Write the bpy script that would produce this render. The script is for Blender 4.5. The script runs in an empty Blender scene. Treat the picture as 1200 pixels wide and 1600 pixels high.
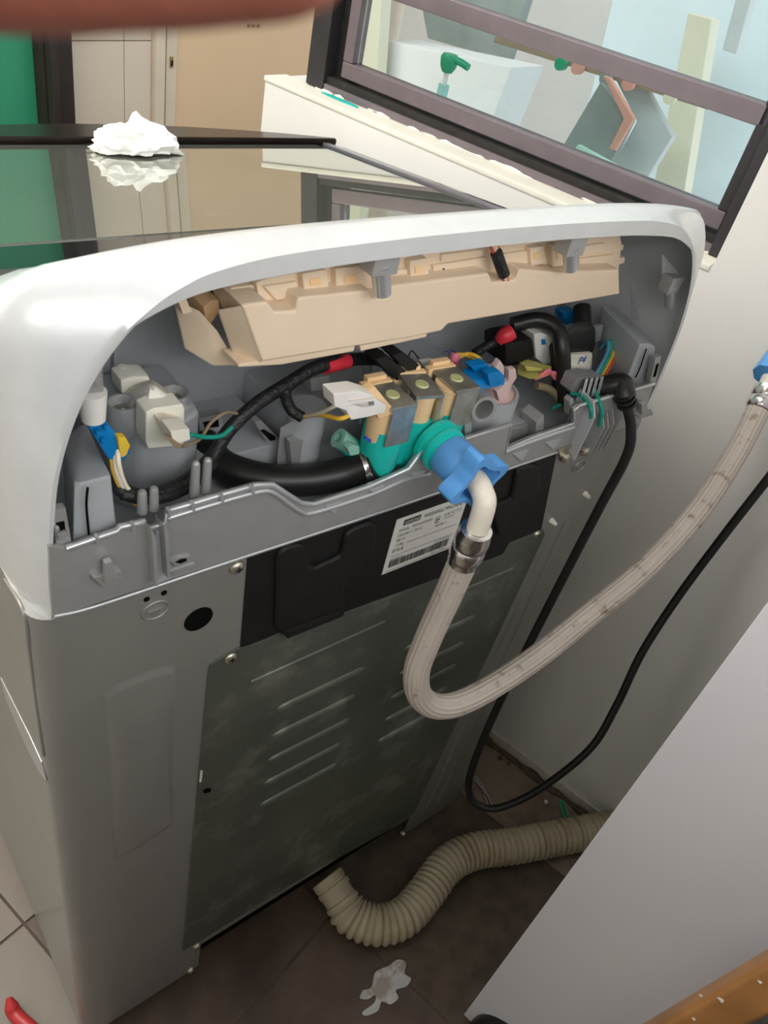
import bpy, bmesh, math, random
from mathutils import Vector, Matrix
random.seed(7)
scene = bpy.context.scene
COL = scene.collection

# ------------------------------------------------------------------ camera
F = 1228.0
# rows: world x, y, z axes written in camera axes (right, down, forward)
AX = [Vector((0.78345962, -0.26390219, 0.5626248)),
      Vector((-0.58967631, -0.6014526, 0.53901449)),
      Vector((0.19614505, -0.7540626, -0.62683069))]
CAM = Vector((-0.09498909, -0.34447219, 1.18417685))
cd = bpy.data.cameras.new('camera'); cam = bpy.data.objects.new('camera', cd); COL.objects.link(cam)
right = Vector((AX[0][0], AX[1][0], AX[2][0])); down = Vector((AX[0][1], AX[1][1], AX[2][1])); fwd = Vector((AX[0][2], AX[1][2], AX[2][2]))
M4 = Matrix((( right.x, -down.x, -fwd.x, CAM.x), (right.y, -down.y, -fwd.y, CAM.y), (right.z, -down.z, -fwd.z, CAM.z), (0, 0, 0, 1)))
cam.matrix_world = M4
cd.sensor_fit = 'AUTO'; cd.sensor_width = 36; cd.lens = F * 36 / 1600
cd.clip_start = 0.005; cd.clip_end = 60
cd.dof.use_dof = True; cd.dof.focus_distance = 0.85; cd.dof.aperture_fstop = 21
scene.camera = cam
# ------------------------------------------------------------------ world, light, exposure
w = bpy.data.worlds.new('world'); scene.world = w; w.use_nodes = True
bg = w.node_tree.nodes['Background']; bg.inputs['Color'].default_value = (0.93, 0.97, 1.0, 1); bg.inputs['Strength'].default_value = 1.35
scene.view_settings.view_transform = 'Standard'; scene.view_settings.look = 'None'
scene.view_settings.exposure = 0.27; scene.view_settings.gamma = 1
scene.view_settings.use_curve_mapping = False
def area(name, loc, target, sx, sy, power, col=(1, 1, 1)):
    l = bpy.data.lights.new(name, 'AREA'); l.shape = 'RECTANGLE'; l.size = sx; l.size_y = sy; l.energy = power; l.color = col
    o = bpy.data.objects.new(name, l); COL.objects.link(o); o.location = loc
    o.rotation_euler = (Vector(target) - Vector(loc)).to_track_quat('-Z', 'Y').to_euler()
    return o
# unseen lamps behind the viewer, overhead, at the left and in the hall
area('rear_fill', (-0.12, -0.68, 1.42), (-0.04, -0.18, 1.66), 1.2, 0.5, 7.2, (1.0, 0.985, 0.96))  # added lamp, tilted up to keep the floor and lower cabinet dark
area('skylight', (-0.55, 0.50, 2.38), (-0.35, 0.45, 0.9), 1.0, 1.0, 21, (1.0, 0.99, 0.965))
area('left_fill', (-1.6, 0.95, 1.8), (0.2, 0.5, 0.9), 1.0, 0.9, 7, (1.0, 0.985, 0.96))  # added fill lamp inside the closed left wall, no window there
area('hall_fill', (-0.6, 1.5, 2.35), (0.5, 1.9, 0.5), 1.0, 0.8, 34, (1.0, 0.95, 0.88))  # added fill lamp to brighten the far wall

# ------------------------------------------------------------------ placing helpers
def ray(px, py):
    q = Vector((px - 600, py - 800, F)); return Vector((q.dot(AX[0]), q.dot(AX[1]), q.dot(AX[2])))
def P(px, py, y=0.0):                      # point of the vertical plane at depth y
    r = ray(px, py); return CAM + r * ((y - CAM.y) / r.y)
def Q(px, py, z):                          # point of the horizontal plane at height z
    r = ray(px, py); return CAM + r * ((z - CAM.z) / r.z)
def D(px, py, d): return CAM + ray(px, py).normalized() * d
P0 = Vector((0.793, -0.035, 0)); DV = Vector((-0.25626, 0.96661, 0)); NV = Vector((0.96661, 0.25626, 0))
def R(s, o, z): return P0 + DV * s + NV * o + Vector((0, 0, z))   # room axes: s along the window wall, o out through it
def Wl(px, py, o):
    r = ray(px, py); return CAM + r * (((P0 + NV * o - CAM).dot(NV)) / r.dot(NV))

# ------------------------------------------------------------------ materials
MATS = {}
def mat(name, col, rough=0.5, metal=0.0, var=0.08, vscale=18, bump=0.0, bscale=120, coat=0.0, spec=0.5, dirt=None, trans=0.0, ior=1.45, alpha=1.0):
    m = bpy.data.materials.new(name); m.use_nodes = True; nt = m.node_tree; b = nt.nodes['Principled BSDF']
    tc = nt.nodes.new('ShaderNodeTexCoord'); n = nt.nodes.new('ShaderNodeTexNoise'); n.inputs['Scale'].default_value = vscale; n.inputs['Detail'].default_value = 6
    nt.links.new(tc.outputs['Object'], n.inputs['Vector'])
    cr = nt.nodes.new('ShaderNodeValToRGB'); cr.color_ramp.elements[0].position = 0.3; cr.color_ramp.elements[1].position = 0.7
    cr.color_ramp.elements[0].color = tuple(max(0, c * (1 - var)) for c in col) + (1,)
    cr.color_ramp.elements[1].color = tuple(min(1, c * (1 + var)) for c in col) + (1,)
    nt.links.new(n.outputs['Fac'], cr.inputs['Fac']); out = cr.outputs['Color']
    if dirt:                                # (colour, scale, threshold low, threshold high)
        n2 = nt.nodes.new('ShaderNodeTexNoise'); n2.inputs['Scale'].default_value = dirt[1]; n2.inputs['Detail'].default_value = 9; n2.inputs['Roughness'].default_value = 0.65
        nt.links.new(tc.outputs['Object'], n2.inputs['Vector'])
        mr = nt.nodes.new('ShaderNodeMapRange'); mr.inputs['From Min'].default_value = dirt[2]; mr.inputs['From Max'].default_value = dirt[3]
        nt.links.new(n2.outputs['Fac'], mr.inputs['Value'])
        mx = nt.nodes.new('ShaderNodeMix'); mx.data_type = 'RGBA'; nt.links.new(mr.outputs['Result'], mx.inputs[0])
        nt.links.new(out, mx.inputs[6]); mx.inputs[7].default_value = tuple(dirt[0]) + (1,); out = mx.outputs[2]
    nt.links.new(out, b.inputs['Base Color'])
    b.inputs['Roughness'].default_value = rough; b.inputs['Metallic'].default_value = metal
    b.inputs['Coat Weight'].default_value = coat; b.inputs['Coat Roughness'].default_value = 0.08
    b.inputs['Specular IOR Level'].default_value = spec; b.inputs['IOR'].default_value = ior
    b.inputs['Transmission Weight'].default_value = trans; b.inputs['Alpha'].default_value = alpha
    if bump:
        n3 = nt.nodes.new('ShaderNodeTexNoise'); n3.inputs['Scale'].default_value = bscale; n3.inputs['Detail'].default_value = 4
        nt.links.new(tc.outputs['Object'], n3.inputs['Vector'])
        bp = nt.nodes.new('ShaderNodeBump'); bp.inputs['Strength'].default_value = bump; bp.inputs['Distance'].default_value = 0.002
        nt.links.new(n3.outputs['Fac'], bp.inputs['Height']); nt.links.new(bp.outputs['Normal'], b.inputs['Normal'])
    MATS[name] = m; return m
def glass_mat(name, tint, refl):
    m = bpy.data.materials.new(name); m.use_nodes = True; nt = m.node_tree; nt.nodes.remove(nt.nodes['Principled BSDF'])
    tr = nt.nodes.new('ShaderNodeBsdfTransparent'); n = nt.nodes.new('ShaderNodeTexNoise'); n.inputs['Scale'].default_value = 30
    cr = nt.nodes.new('ShaderNodeValToRGB'); cr.color_ramp.elements[0].color = tuple(c * 0.96 for c in tint) + (1,); cr.color_ramp.elements[1].color = tuple(tint) + (1,)
    nt.links.new(n.outputs['Fac'], cr.inputs['Fac']); nt.links.new(cr.outputs['Color'], tr.inputs['Color'])
    g = nt.nodes.new('ShaderNodeBsdfGlossy'); g.inputs['Roughness'].default_value = 0.01
    fr = nt.nodes.new('ShaderNodeFresnel'); fr.inputs['IOR'].default_value = refl
    mx = nt.nodes.new('ShaderNodeMixShader'); nt.links.new(fr.outputs['Fac'], mx.inputs['Fac']); nt.links.new(tr.outputs['BSDF'], mx.inputs[1]); nt.links.new(g.outputs['BSDF'], mx.inputs[2])
    nt.links.new(mx.outputs['Shader'], nt.nodes['Material Output'].inputs['Surface']); MATS[name] = m; return m

mat('silver_lit', (0.70, 0.715, 0.72), 0.30, 0.25, 0.03, 60, coat=0.3)  # same paint as the tray; its overexposed look is put into the colour
mat('silver', (0.41, 0.412, 0.408), 0.42, 0.45, 0.05, 40, bump=0.05, bscale=900)
mat('silver_in', (0.43, 0.455, 0.475), 0.5, 0.2, 0.06, 25)
mat('silver_bright', (0.56, 0.575, 0.59), 0.3, 0.6, 0.05, 60)
mat('steel_paint', (0.30, 0.295, 0.275), 0.36, 0.35, 0.05, 12, bump=0.04, bscale=700, coat=0.15)
mat('galvanised', (0.14, 0.155, 0.128), 0.42, 0.5, 0.16, 9, bump=0.06, bscale=60, dirt=((0.30, 0.31, 0.27), 14, 0.52, 0.72))
mat('black_plastic', (0.009, 0.0085, 0.0085), 0.55, 0.0, 0.2, 30, bump=0.25, bscale=500, spec=0.45)
mat('black_matt', (0.005, 0.005, 0.005), 0.9, 0, 0.2, 30, spec=0.05)
mat('rubber', (0.013, 0.013, 0.013), 0.38, 0, 0.2, 40)
mat('tape_black', (0.014, 0.014, 0.015), 0.45, 0, 0.3, 150, bump=0.8, bscale=260)
mat('beige_abs', (0.80, 0.645, 0.475), 0.42, 0, 0.03, 20)
mat('nylon', (0.80, 0.78, 0.68), 0.4, 0, 0.05, 30)
mat('white_plastic', (0.82, 0.80, 0.77), 0.4, 0, 0.06, 40)
mat('blue_plug', (0.0, 0.19, 0.50), 0.4, 0, 0.1, 40)
mat('teal', (0.012, 0.52, 0.45), 0.34, 0, 0.08, 40)
mat('teal_pale', (0.25, 0.52, 0.42), 0.4, 0, 0.08, 40)
mat('nut_blue', (0.10, 0.33, 0.72), 0.45, 0, 0.07, 50)
mat('coil', (0.87, 0.60, 0.33), 0.45, 0, 0.05, 50)
mat('steel', (0.52, 0.53, 0.49), 0.38, 0.85, 0.25, 70, bump=0.15, bscale=200, dirt=((0.62, 0.64, 0.62), 60, 0.56, 0.66))
mat('chrome', (0.72, 0.70, 0.70), 0.2, 1.0, 0.1, 40)
mat('screw', (0.52, 0.49, 0.40), 0.35, 0.9, 0.15, 200)
mat('core_cap', (0.50, 0.52, 0.26), 0.4, 0, 0.15, 200)
mat('olive', (0.50, 0.47, 0.13), 0.45, 0, 0.06, 40)
mat('pink', (0.68, 0.50, 0.47), 0.5, 0, 0.05, 40)
mat('yellow', (0.75, 0.52, 0.05), 0.45, 0, 0.06, 40)
mat('red', (0.60, 0.03, 0.05), 0.4, 0, 0.15, 60)
mat('wire_red', (0.55, 0.08, 0.05), 0.4, 0, 0.1, 60)
mat('wire_green', (0.01, 0.30, 0.22), 0.4, 0, 0.1, 60)
mat('wire_yellow', (0.70, 0.42, 0.04), 0.4, 0, 0.1, 60)
mat('wire_white', (0.75, 0.68, 0.55), 0.4, 0, 0.1, 60)
mat('wire_blue', (0.10, 0.30, 0.45), 0.4, 0, 0.1, 60)
mat('wire_pink', (0.75, 0.20, 0.30), 0.4, 0, 0.1, 60)
mat('wire_orange', (0.80, 0.22, 0.10), 0.4, 0, 0.1, 60)
mat('wire_brown', (0.25, 0.19, 0.12), 0.5, 0, 0.1, 60)
mat('label_paper', (0.74, 0.73, 0.69), 0.5, 0, 0.02, 60)
mat('ink', (0.05, 0.05, 0.05), 0.6, 0, 0.1, 60)
mat('ink_blue', (0.02, 0.08, 0.45), 0.6, 0, 0.1, 60)
mat('lid_black', (0.012, 0.012, 0.012), 0.03, 0, 0.1, 20, coat=0.5, spec=0.8, ior=1.7)
mat('grip_black', (0.016, 0.011, 0.009), 0.22, 0, 0.2, 20, spec=0.25)
mat('lid_glass', (0.50, 0.51, 0.45), 0.015, 0.88, 0.05, 8, dirt=((0.62, 0.62, 0.57), 22, 0.62, 0.8))
mat('lid_trim', (0.30, 0.29, 0.33), 0.25, 0.6, 0.05, 30)
mat('tissue', (0.93, 0.92, 0.90), 0.9, 0, 0.02, 60, bump=0.3, bscale=180)
mat('hose_white', (0.54, 0.475, 0.42), 0.5, 0, 0.06, 30, dirt=((0.26, 0.19, 0.14), 70, 0.57, 0.70))
mat('elbow_white', (0.74, 0.68, 0.59), 0.35, 0, 0.05, 30, dirt=((0.55, 0.45, 0.33), 60, 0.62, 0.75))
mat('hose_cream', (0.46, 0.40, 0.28), 0.5, 0, 0.1, 20, dirt=((0.33, 0.25, 0.14), 12, 0.50, 0.70))
mat('wall_paint', (0.80, 0.785, 0.745), 0.55, 0, 0.015, 6, bump=0.12, bscale=35, dirt=((0.70, 0.67, 0.62), 9, 0.62, 0.85))
mat('wall_lilac', (0.66, 0.65, 0.68), 0.5, 0, 0.015, 5, bump=0.12, bscale=30, dirt=((0.52, 0.49, 0.48), 14, 0.66, 0.80))
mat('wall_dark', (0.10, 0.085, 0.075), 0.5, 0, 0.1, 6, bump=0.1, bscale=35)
mat('plaster_edge', (0.66, 0.62, 0.54), 0.8, 0, 0.12, 60, bump=0.5, bscale=90)
mat('ceiling_paint', (0.40, 0.39, 0.375), 0.7, 0, 0.02, 8)
mat('sill_paint', (0.82, 0.80, 0.70), 0.6, 0, 0.04, 30, bump=0.25, bscale=60)
mat('grout', (0.10, 0.075, 0.055), 0.9, 0, 0.3, 30)
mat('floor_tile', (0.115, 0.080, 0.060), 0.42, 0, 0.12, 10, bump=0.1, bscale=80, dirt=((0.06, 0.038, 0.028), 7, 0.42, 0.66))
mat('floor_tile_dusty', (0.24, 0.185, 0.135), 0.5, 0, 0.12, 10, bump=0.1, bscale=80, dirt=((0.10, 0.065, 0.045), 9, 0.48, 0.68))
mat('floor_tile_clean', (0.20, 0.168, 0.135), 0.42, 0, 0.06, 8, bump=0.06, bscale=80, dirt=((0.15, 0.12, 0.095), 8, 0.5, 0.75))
mat('grime', (0.10, 0.065, 0.045), 0.8, 0, 0.4, 50, bump=0.4, bscale=90)
mat('alu_brown', (0.21, 0.175, 0.195), 0.38, 0.5, 0.08, 30)
mat('alu_dark', (0.045, 0.042, 0.046), 0.45, 0.4, 0.1, 30)
mat('frame_black', (0.018, 0.016, 0.015), 0.6, 0, 0.3, 60, dirt=((0.09, 0.07, 0.06), 40, 0.6, 0.75))
mat('door_beige', (0.76, 0.55, 0.35), 0.5, 0, 0.02, 3)
mat('door_edge', (0.72, 0.62, 0.48), 0.5, 0, 0.04, 12)
mat('tile_cream', (0.74, 0.63, 0.51), 0.25, 0, 0.02, 5)
mat('tile_joint', (0.66, 0.57, 0.47), 0.7, 0, 0.05, 20)
mat('door_green', (0.035, 0.30, 0.16), 0.35, 0, 0.04, 6)
mat('frame_brown', (0.03, 0.02, 0.017), 0.3, 0, 0.2, 20)
mat('brass', (0.45, 0.30, 0.10), 0.4, 0.9, 0.1, 50)
mat('wood', (0.40, 0.185, 0.06), 0.42, 0, 0.22, 22, coat=0.2)
mat('paint_fleck', (0.78, 0.74, 0.66), 0.7, 0, 0.05, 60)
mat('grey_cloth', (0.16, 0.165, 0.15), 0.9, 0, 0.15, 60, bump=0.5, bscale=200)
mat('bag_black', (0.014, 0.012, 0.012), 0.4, 0, 0.3, 20)
mat('skin', (0.26, 0.085, 0.055), 0.55, 0, 0.08, 60, bump=0.2, bscale=900)
mat('nail', (0.70, 0.42, 0.35), 0.3, 0, 0.03, 60)
mat('handle_red', (0.45, 0.03, 0.03), 0.35, 0, 0.1, 60)
mat('water', (0.40, 0.40, 0.39), 0.08, 0.0, 0.1, 40, coat=1.0, dirt=((0.20, 0.15, 0.11), 25, 0.5, 0.6))
mat('clip_green', (0.02, 0.42, 0.22), 0.4, 0, 0.06, 60)
mat('teal_film', (0.0, 0.48, 0.44), 0.4, 0, 0.06, 60)
mat('pump_green', (0.01, 0.36, 0.18), 0.4, 0, 0.05, 60)
mat('bottle', (0.35, 0.68, 0.62), 0.3, 0, 0.05, 60)
mat('out_white', (0.86, 0.87, 0.88), 0.6, 0, 0.03, 4)
mat('out_blue', (0.76, 0.86, 0.93), 0.6, 0, 0.04, 4)
mat('out_cream', (0.82, 0.78, 0.62), 0.6, 0, 0.04, 4)
mat('out_dark', (0.27, 0.31, 0.30), 0.6, 0, 0.15, 12)
mat('out_grey', (0.62, 0.66, 0.67), 0.6, 0, 0.06, 8)
mat('out_green', (0.50, 0.80, 0.66), 0.6, 0, 0.05, 8)
mat('out_red', (0.72, 0.36, 0.28), 0.6, 0, 0.05, 8)
mat('out_brown', (0.36, 0.27, 0.18), 0.6, 0, 0.1, 8)
glass_mat('pane', (0.93, 0.97, 0.97), 1.3)

# ------------------------------------------------------------------ mesh helpers
def finish(name, bm, m, parent=None, smooth=True, ang=35):
    bmesh.ops.recalc_face_normals(bm, faces=bm.faces)
    me = bpy.data.meshes.new(name); bm.to_mesh(me); bm.free()
    me.materials.append(MATS[m])
    if smooth:
        me.polygons.foreach_set('use_smooth', [True] * len(me.polygons))
        me.set_sharp_from_angle(angle=math.radians(ang))
    o = bpy.data.objects.new(name, me); COL.objects.link(o)
    if WN[0]:
        wn = o.modifiers.new('weighted_normals', 'WEIGHTED_NORMAL'); wn.keep_sharp = True; WN[0] = False
    if parent: adopt(o, parent)
    return o
def adopt(o, parent):
    o.parent = parent; o.matrix_parent_inverse = INV.get(parent.name, Matrix())
INV = {}
def root(name, loc, label, cat, group=None):
    o = bpy.data.objects.new(name, None); COL.objects.link(o); o.location = loc; o.empty_display_size = 0.05
    INV[o.name] = Matrix.Translation(-Vector(loc)); tag(o, label, cat, group); return o
def tag(o, label=None, cat=None, group=None, kind=None):
    if label: o['label'] = label
    if cat: o['category'] = cat
    if group: o['group'] = group
    if kind: o['kind'] = kind
    return o
WN = [False]
def do_bevel(bm, b, seg=2):
    if b <= 0: return
    WN[0] = True
    bm.normal_update()
    es = [e for e in bm.edges if len(e.link_faces) == 2 and e.calc_face_angle(0) > 0.45]
    bmesh.ops.bevel(bm, geom=es, offset=b, segments=seg, affect='EDGES', clamp_overlap=True, profile=0.6)
def ext_bm(bm, pts, vec):
    vec = Vector(vec); a = [bm.verts.new(p) for p in pts]; b = [bm.verts.new(p + vec) for p in pts]; n = len(pts)
    bm.faces.new(a); bm.faces.new(b[::-1])
    for i in range(n): bm.faces.new((a[i], b[i], b[(i + 1) % n], a[(i + 1) % n]))
def ext(name, pts, vec, m, parent=None, bev=0.0, seg=2, smooth=True):
    bm = bmesh.new(); ext_bm(bm, pts, vec); bmesh.ops.recalc_face_normals(bm, faces=bm.faces); do_bevel(bm, bev, seg)
    return finish(name, bm, m, parent, smooth)
def prism(name, px, y0, depth, m, parent=None, bev=0.0008, seg=2):
    """outline standing in the plane y = y0, with real thickness going away from the viewer along y"""
    return ext(name, [P(a, b, y0) for a, b in px], (0, depth, 0), m, parent, bev, seg)
def slab(name, px, z, thick, m, parent=None, bev=0.0008):
    return ext(name, [Q(a, b, z) for a, b in px], (0, 0, -thick), m, parent, bev)
def box_bm(bm, lo, hi, rot=None, org=None):
    vs = []
    for x in (lo[0], hi[0]):
        for y in (lo[1], hi[1]):
            for z in (lo[2], hi[2]):
                v = Vector((x, y, z))
                if rot is not None: v = org + rot @ (v - org)
                vs.append(bm.verts.new(v))
    for f in ((0, 1, 3, 2), (4, 6, 7, 5), (0, 4, 5, 1), (2, 3, 7, 6), (0, 2, 6, 4), (1, 5, 7, 3)): bm.faces.new([vs[i] for i in f])
def box(name, lo, hi, m, parent=None, bev=0.001, seg=2, rot=None, org=None):
    bm = bmesh.new(); box_bm(bm, lo, hi, rot, org); bmesh.ops.recalc_face_normals(bm, faces=bm.faces); do_bevel(bm, bev, seg)
    return finish(name, bm, m, parent)
def rbox(name, s0, s1, o0, o1, z0, z1, m, parent=None, bev=0.0):
    """box in room axes"""
    pts = [R(s0, o0, z0), R(s1, o0, z0), R(s1, o1, z0), R(s0, o1, z0)]
    return ext(name, pts, (0, 0, z1 - z0), m, parent, bev)
def hull(name, pts, m, parent=None, bev=0.0):
    bm = bmesh.new(); vs = [bm.verts.new(p) for p in pts]; bmesh.ops.convex_hull(bm, input=vs)
    bmesh.ops.dissolve_limit(bm, angle_limit=0.02, verts=bm.verts, edges=bm.edges); do_bevel(bm, bev); return finish(name, bm, m, parent)
def frame_of(t):
    t = t.normalized(); a = Vector((0, 0, 1)) if abs(t.z) < 0.9 else Vector((1, 0, 0))
    u = t.cross(a).normalized(); return u, t.cross(u)
def ringloft(bm, rings, cap=True, closed=True):
    rv = [[bm.verts.new(p) for p in r] for r in rings]; n = len(rv[0])
    for a, b in zip(rv, rv[1:]):
        for i in range(n if closed else n - 1): bm.faces.new((a[i], a[(i + 1) % n], b[(i + 1) % n], b[i]))
    if cap and closed: bm.faces.new(rv[0][::-1]); bm.faces.new(rv[-1])
    return rv
def cyl_bm(bm, a, b, r0, r1=None, n=20, prof=None):
    """prof: list of (t along axis, radius)"""
    a = Vector(a); b = Vector(b); u, v = frame_of(b - a); r1 = r0 if r1 is None else r1
    prof = prof or [(0, r0), (1, r1)]
    ringloft(bm, [[a + (b - a) * t + (u * math.cos(2 * math.pi * k / n) + v * math.sin(2 * math.pi * k / n)) * r for k in range(n)] for t, r in prof])
def cyl(name, a, b, r0, m, parent=None, r1=None, n=20, prof=None):
    bm = bmesh.new(); cyl_bm(bm, a, b, r0, r1, n, prof); return finish(name, bm, m, parent, ang=40)
def pipe(name, a, b, r, ri, m, parent=None, n=24, floor=0.7):
    """cup: hollow from end b down to share 'floor' of its length"""
    return cyl(name, a, b, r, m, parent, n=n, prof=[(0, r), (1, r), (1, ri), (1 - floor, ri)])
def spline(pts, per=10):
    pts = [Vector(p) for p in pts]; out = []
    ex = [pts[0] * 2 - pts[1]] + pts + [pts[-1] * 2 - pts[-2]]
    for i in range(1, len(ex) - 2):
        p0, p1, p2, p3 = ex[i - 1:i + 3]
        for k in range(per):
            t = k / per
            out.append(0.5 * ((2 * p1) + (p2 - p0) * t + (2 * p0 - 5 * p1 + 4 * p2 - p3) * t * t + (3 * p1 - p0 - 3 * p2 + p3) * t ** 3))
    out.append(pts[-1]); return out
def tube(name, pts, r, m, parent=None, n=10, per=8, rad=None, ridged=0, smoothpts=True):
    path = spline(pts, per) if smoothpts else [Vector(p) for p in pts]
    rings = []; u = None; L = 0; tot = sum((b - a).length for a, b in zip(path, path[1:]))
    for i, p in enumerate(path):
        t = (path[min(i + 1, len(path) - 1)] - path[max(i - 1, 0)]).normalized()
        if u is None: u, _ = frame_of(t)
        u = (u - t * u.dot(t)).normalized(); v = t.cross(u)
        if i: L += (p - path[i - 1]).length
        rr = rad(L, tot) if rad else r
        ring = []
        for k in range(n):
            a = 2 * math.pi * k / n; q = rr * (1 - (0.06 * (0.5 + 0.5 * math.cos(16 * a)) ** 2 if ridged else 0))
            ring.append(p + (u * math.cos(a) + v * math.sin(a)) * q)
        rings.append(ring)
    bm = bmesh.new(); ringloft(bm, rings); return finish(name, bm, m, parent, ang=60)
def disc_px(px, py, rx, n=20):
    return [(px + rx * math.cos(2 * math.pi * k / n), py + rx * math.sin(2 * math.pi * k / n)) for k in range(n)]
def circ(c, r, n=24, sx=1, sz=1):
    return [Vector((c[0] + r * sx * math.cos(2 * math.pi * k / n), c[1], c[2] + r * sz * math.sin(2 * math.pi * k / n))) for k in range(n)]
def text(name, s, loc, size, m, parent, mw=None, extrude=0.0, rot=(math.pi / 2, 0, 0), width=1.0):
    cu = bpy.data.curves.new(name, 'FONT'); cu.body = s; cu.size = size; cu.extrude = extrude
    t = bpy.data.objects.new(name + '_t', cu); COL.objects.link(t)
    bpy.context.view_layer.update(); dg = bpy.context.evaluated_depsgraph_get()
    me = bpy.data.meshes.new_from_object(t.evaluated_get(dg)); bpy.data.objects.remove(t); bpy.data.curves.remove(cu)
    T = mw if mw else Matrix.Translation(loc) @ Matrix.Rotation(rot[0], 4, 'X')
    if len(me.vertices) and width:
        wd = max(v.co.x for v in me.vertices); k = width / wd if width != 1.0 else 1.0
        for v in me.vertices: v.co.x *= k
    me.transform(T); me.materials.clear(); me.materials.append(MATS[m])
    o = bpy.data.objects.new(name, me); COL.objects.link(o); adopt(o, parent); return o

# ================================================================== the room
# floor: grout bed with single 30 cm tiles where the photograph shows them
fl = rbox('floor', -1.2, 2.2, -3.2, 1.9, -0.06, -0.002, 'grout'); tag(fl, kind='structure')
tile_me = {}
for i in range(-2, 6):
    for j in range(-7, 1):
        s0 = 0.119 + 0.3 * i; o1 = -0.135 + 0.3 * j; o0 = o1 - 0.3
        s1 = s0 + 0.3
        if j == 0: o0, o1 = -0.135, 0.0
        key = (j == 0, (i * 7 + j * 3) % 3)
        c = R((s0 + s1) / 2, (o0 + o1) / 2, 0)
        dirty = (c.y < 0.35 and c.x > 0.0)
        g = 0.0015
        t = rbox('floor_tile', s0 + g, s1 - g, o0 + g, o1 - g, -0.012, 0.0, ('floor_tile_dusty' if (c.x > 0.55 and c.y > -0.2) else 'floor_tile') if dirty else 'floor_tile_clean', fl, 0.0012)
# right wall with the window opening (one solid wall)
bm = bmesh.new()
prof = [(-0.5, 0), (0.82, 0), (0.82, 0.91), (0.118, 0.91), (0.118, 1.75), (0.82, 1.75), (0.82, 2.45), (-0.5, 2.45)]
ext_bm(bm, [R(s, 0, z) for s, z in prof], NV * 0.13)
wr_ = finish('wall_right', bm, 'wall_paint', None, False); tag(wr_, kind='structure')
# far low wall end keeps the sill ledge: plaster lip and caulk line
sill = rbox('sill_ledge', 0.12, 0.822, -0.002, 0.045, 0.905, 0.9125, 'sill_paint', wr_, 0.002)
caulk = tube('caulk_line', [R(0.125 + 0.0225 * k, 0.040 + random.uniform(-.0015, .0015), 0.9135 + random.uniform(-.001, .001)) for k in range(29)], 0.0022, 'sill_paint', wr_, n=6, per=2, rad=lambda L, t: 0.0022 + 0.0012 * math.sin(L * 170) * math.sin(L * 61))
bb = rbox('baseboard_right', -0.5, 0.75, -0.004, 0.0, 0.0, 0.022, 'plaster_edge', None, 0.001); tag(bb, kind='structure')
gr = tube('grime_strip', [R(-0.11 + 0.03 * k, -0.012 + random.uniform(-.004, .004), 0.0005) for k in range(24)], 0.006, 'grime', bb, n=8, per=3, rad=lambda L, t: 0.006 + 0.003 * math.sin(L * 90) * math.sin(L * 37))
# near partition whose far edge hides the corner
part = ext('wall_near', [R(-0.68, -0.415, 0), R(-0.1035, -0.415, 0), R(-0.30, 0.0, 0), R(-0.68, 0.0, 0)], (0, 0, 2.45), 'wall_lilac', None, 0.003); tag(part, kind='structure')
back = rbox('wall_behind', -0.78, -0.68, -2.6, 0.0, 0, 1.15, 'wall_dark'); tag(back, kind='structure')  # unseen wall, kept dark so it throws little light on the cabinet
bk2 = rbox('wall_behind_upper', -0.78, -0.68, -2.6, 0.0, 1.9, 2.45, 'wall_paint'); tag(bk2, kind='structure')
bk3 = rbox('wall_behind_side', -0.78, -0.68, -2.6, -1.75, 1.15, 1.9, 'wall_paint'); tag(bk3, kind='structure')
lft = rbox('wall_left', -0.78, 1.9, -2.6, -2.5, 0, 2.45, 'wall_paint'); tag(lft, kind='structure')
ce = rbox('ceiling', -1.2, 2.2, -3.2, 0.0, 2.45, 2.55, 'ceiling_paint'); tag(ce, kind='structure')
ce2 = rbox('ceiling_far', 0.82, 2.2, 0.0, 1.9, 2.45, 2.55, 'ceiling_paint'); tag(ce2, kind='structure')
# far wall: grout bed, single tiles, green door, brown frame, beige door
S = 1.9
def fo(px, py=100):                         # o of a picture column on the far wall
    r = ray(px, py); q = CAM + r * (((P0 + DV * S - CAM).dot(DV)) / r.dot(DV)); return (q - P0).dot(NV), q.z
wf = rbox('wall_far', S + 0.02, S + 0.12, -3.2, 1.9, 0, 2.45, 'tile_joint'); tag(wf, kind='structure')
oT0, oT1, oT2, zt = fo(92)[0], fo(197)[0], fo(240)[0], fo(170, 65)[1]
tw = oT1 - oT0
for k in range(-4, 4):
    for (a, b) in ((oT0, oT1), (oT1, oT2)):
        z0 = zt + k * 0.30
        if z0 < -0.29: continue
        rbox('wall_tile', S + 0.008, S + 0.02, a + 0.0012, b - 0.0012, max(z0, 0) + 0.0012, z0 + 0.2988, 'tile_cream', wf, 0.0012)
t1 = rbox('trim_1', S - 0.01, S + 0.02, oT2, fo(255)[0], 0, 2.1, 'door_edge', None, 0.003); tag(t1, kind='structure')
d1 = rbox('door_1', S + 0.005, S + 0.02, fo(259.5)[0], fo(530)[0] + 0.2, 0, 2.05, 'door_beige', None, 0.002); tag(d1, kind='structure')
rbox('door_stile', S + 0.0, S + 0.006, fo(260)[0], fo(276)[0], 0, 2.05, 'door_edge', d1, 0.001)
lz = fo(267, 97)[1]
lk = rbox('latch_plate', S - 0.004, S + 0.0, fo(265)[0], fo(269.5)[0], lz - 0.014, lz + 0.014, 'brass', d1, 0.001)
rbox('latch_hole', S - 0.0055, S - 0.003, fo(266)[0], fo(268.4)[0], lz - 0.009, lz + 0.005, 'black_matt', d1, 0.0005)
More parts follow.
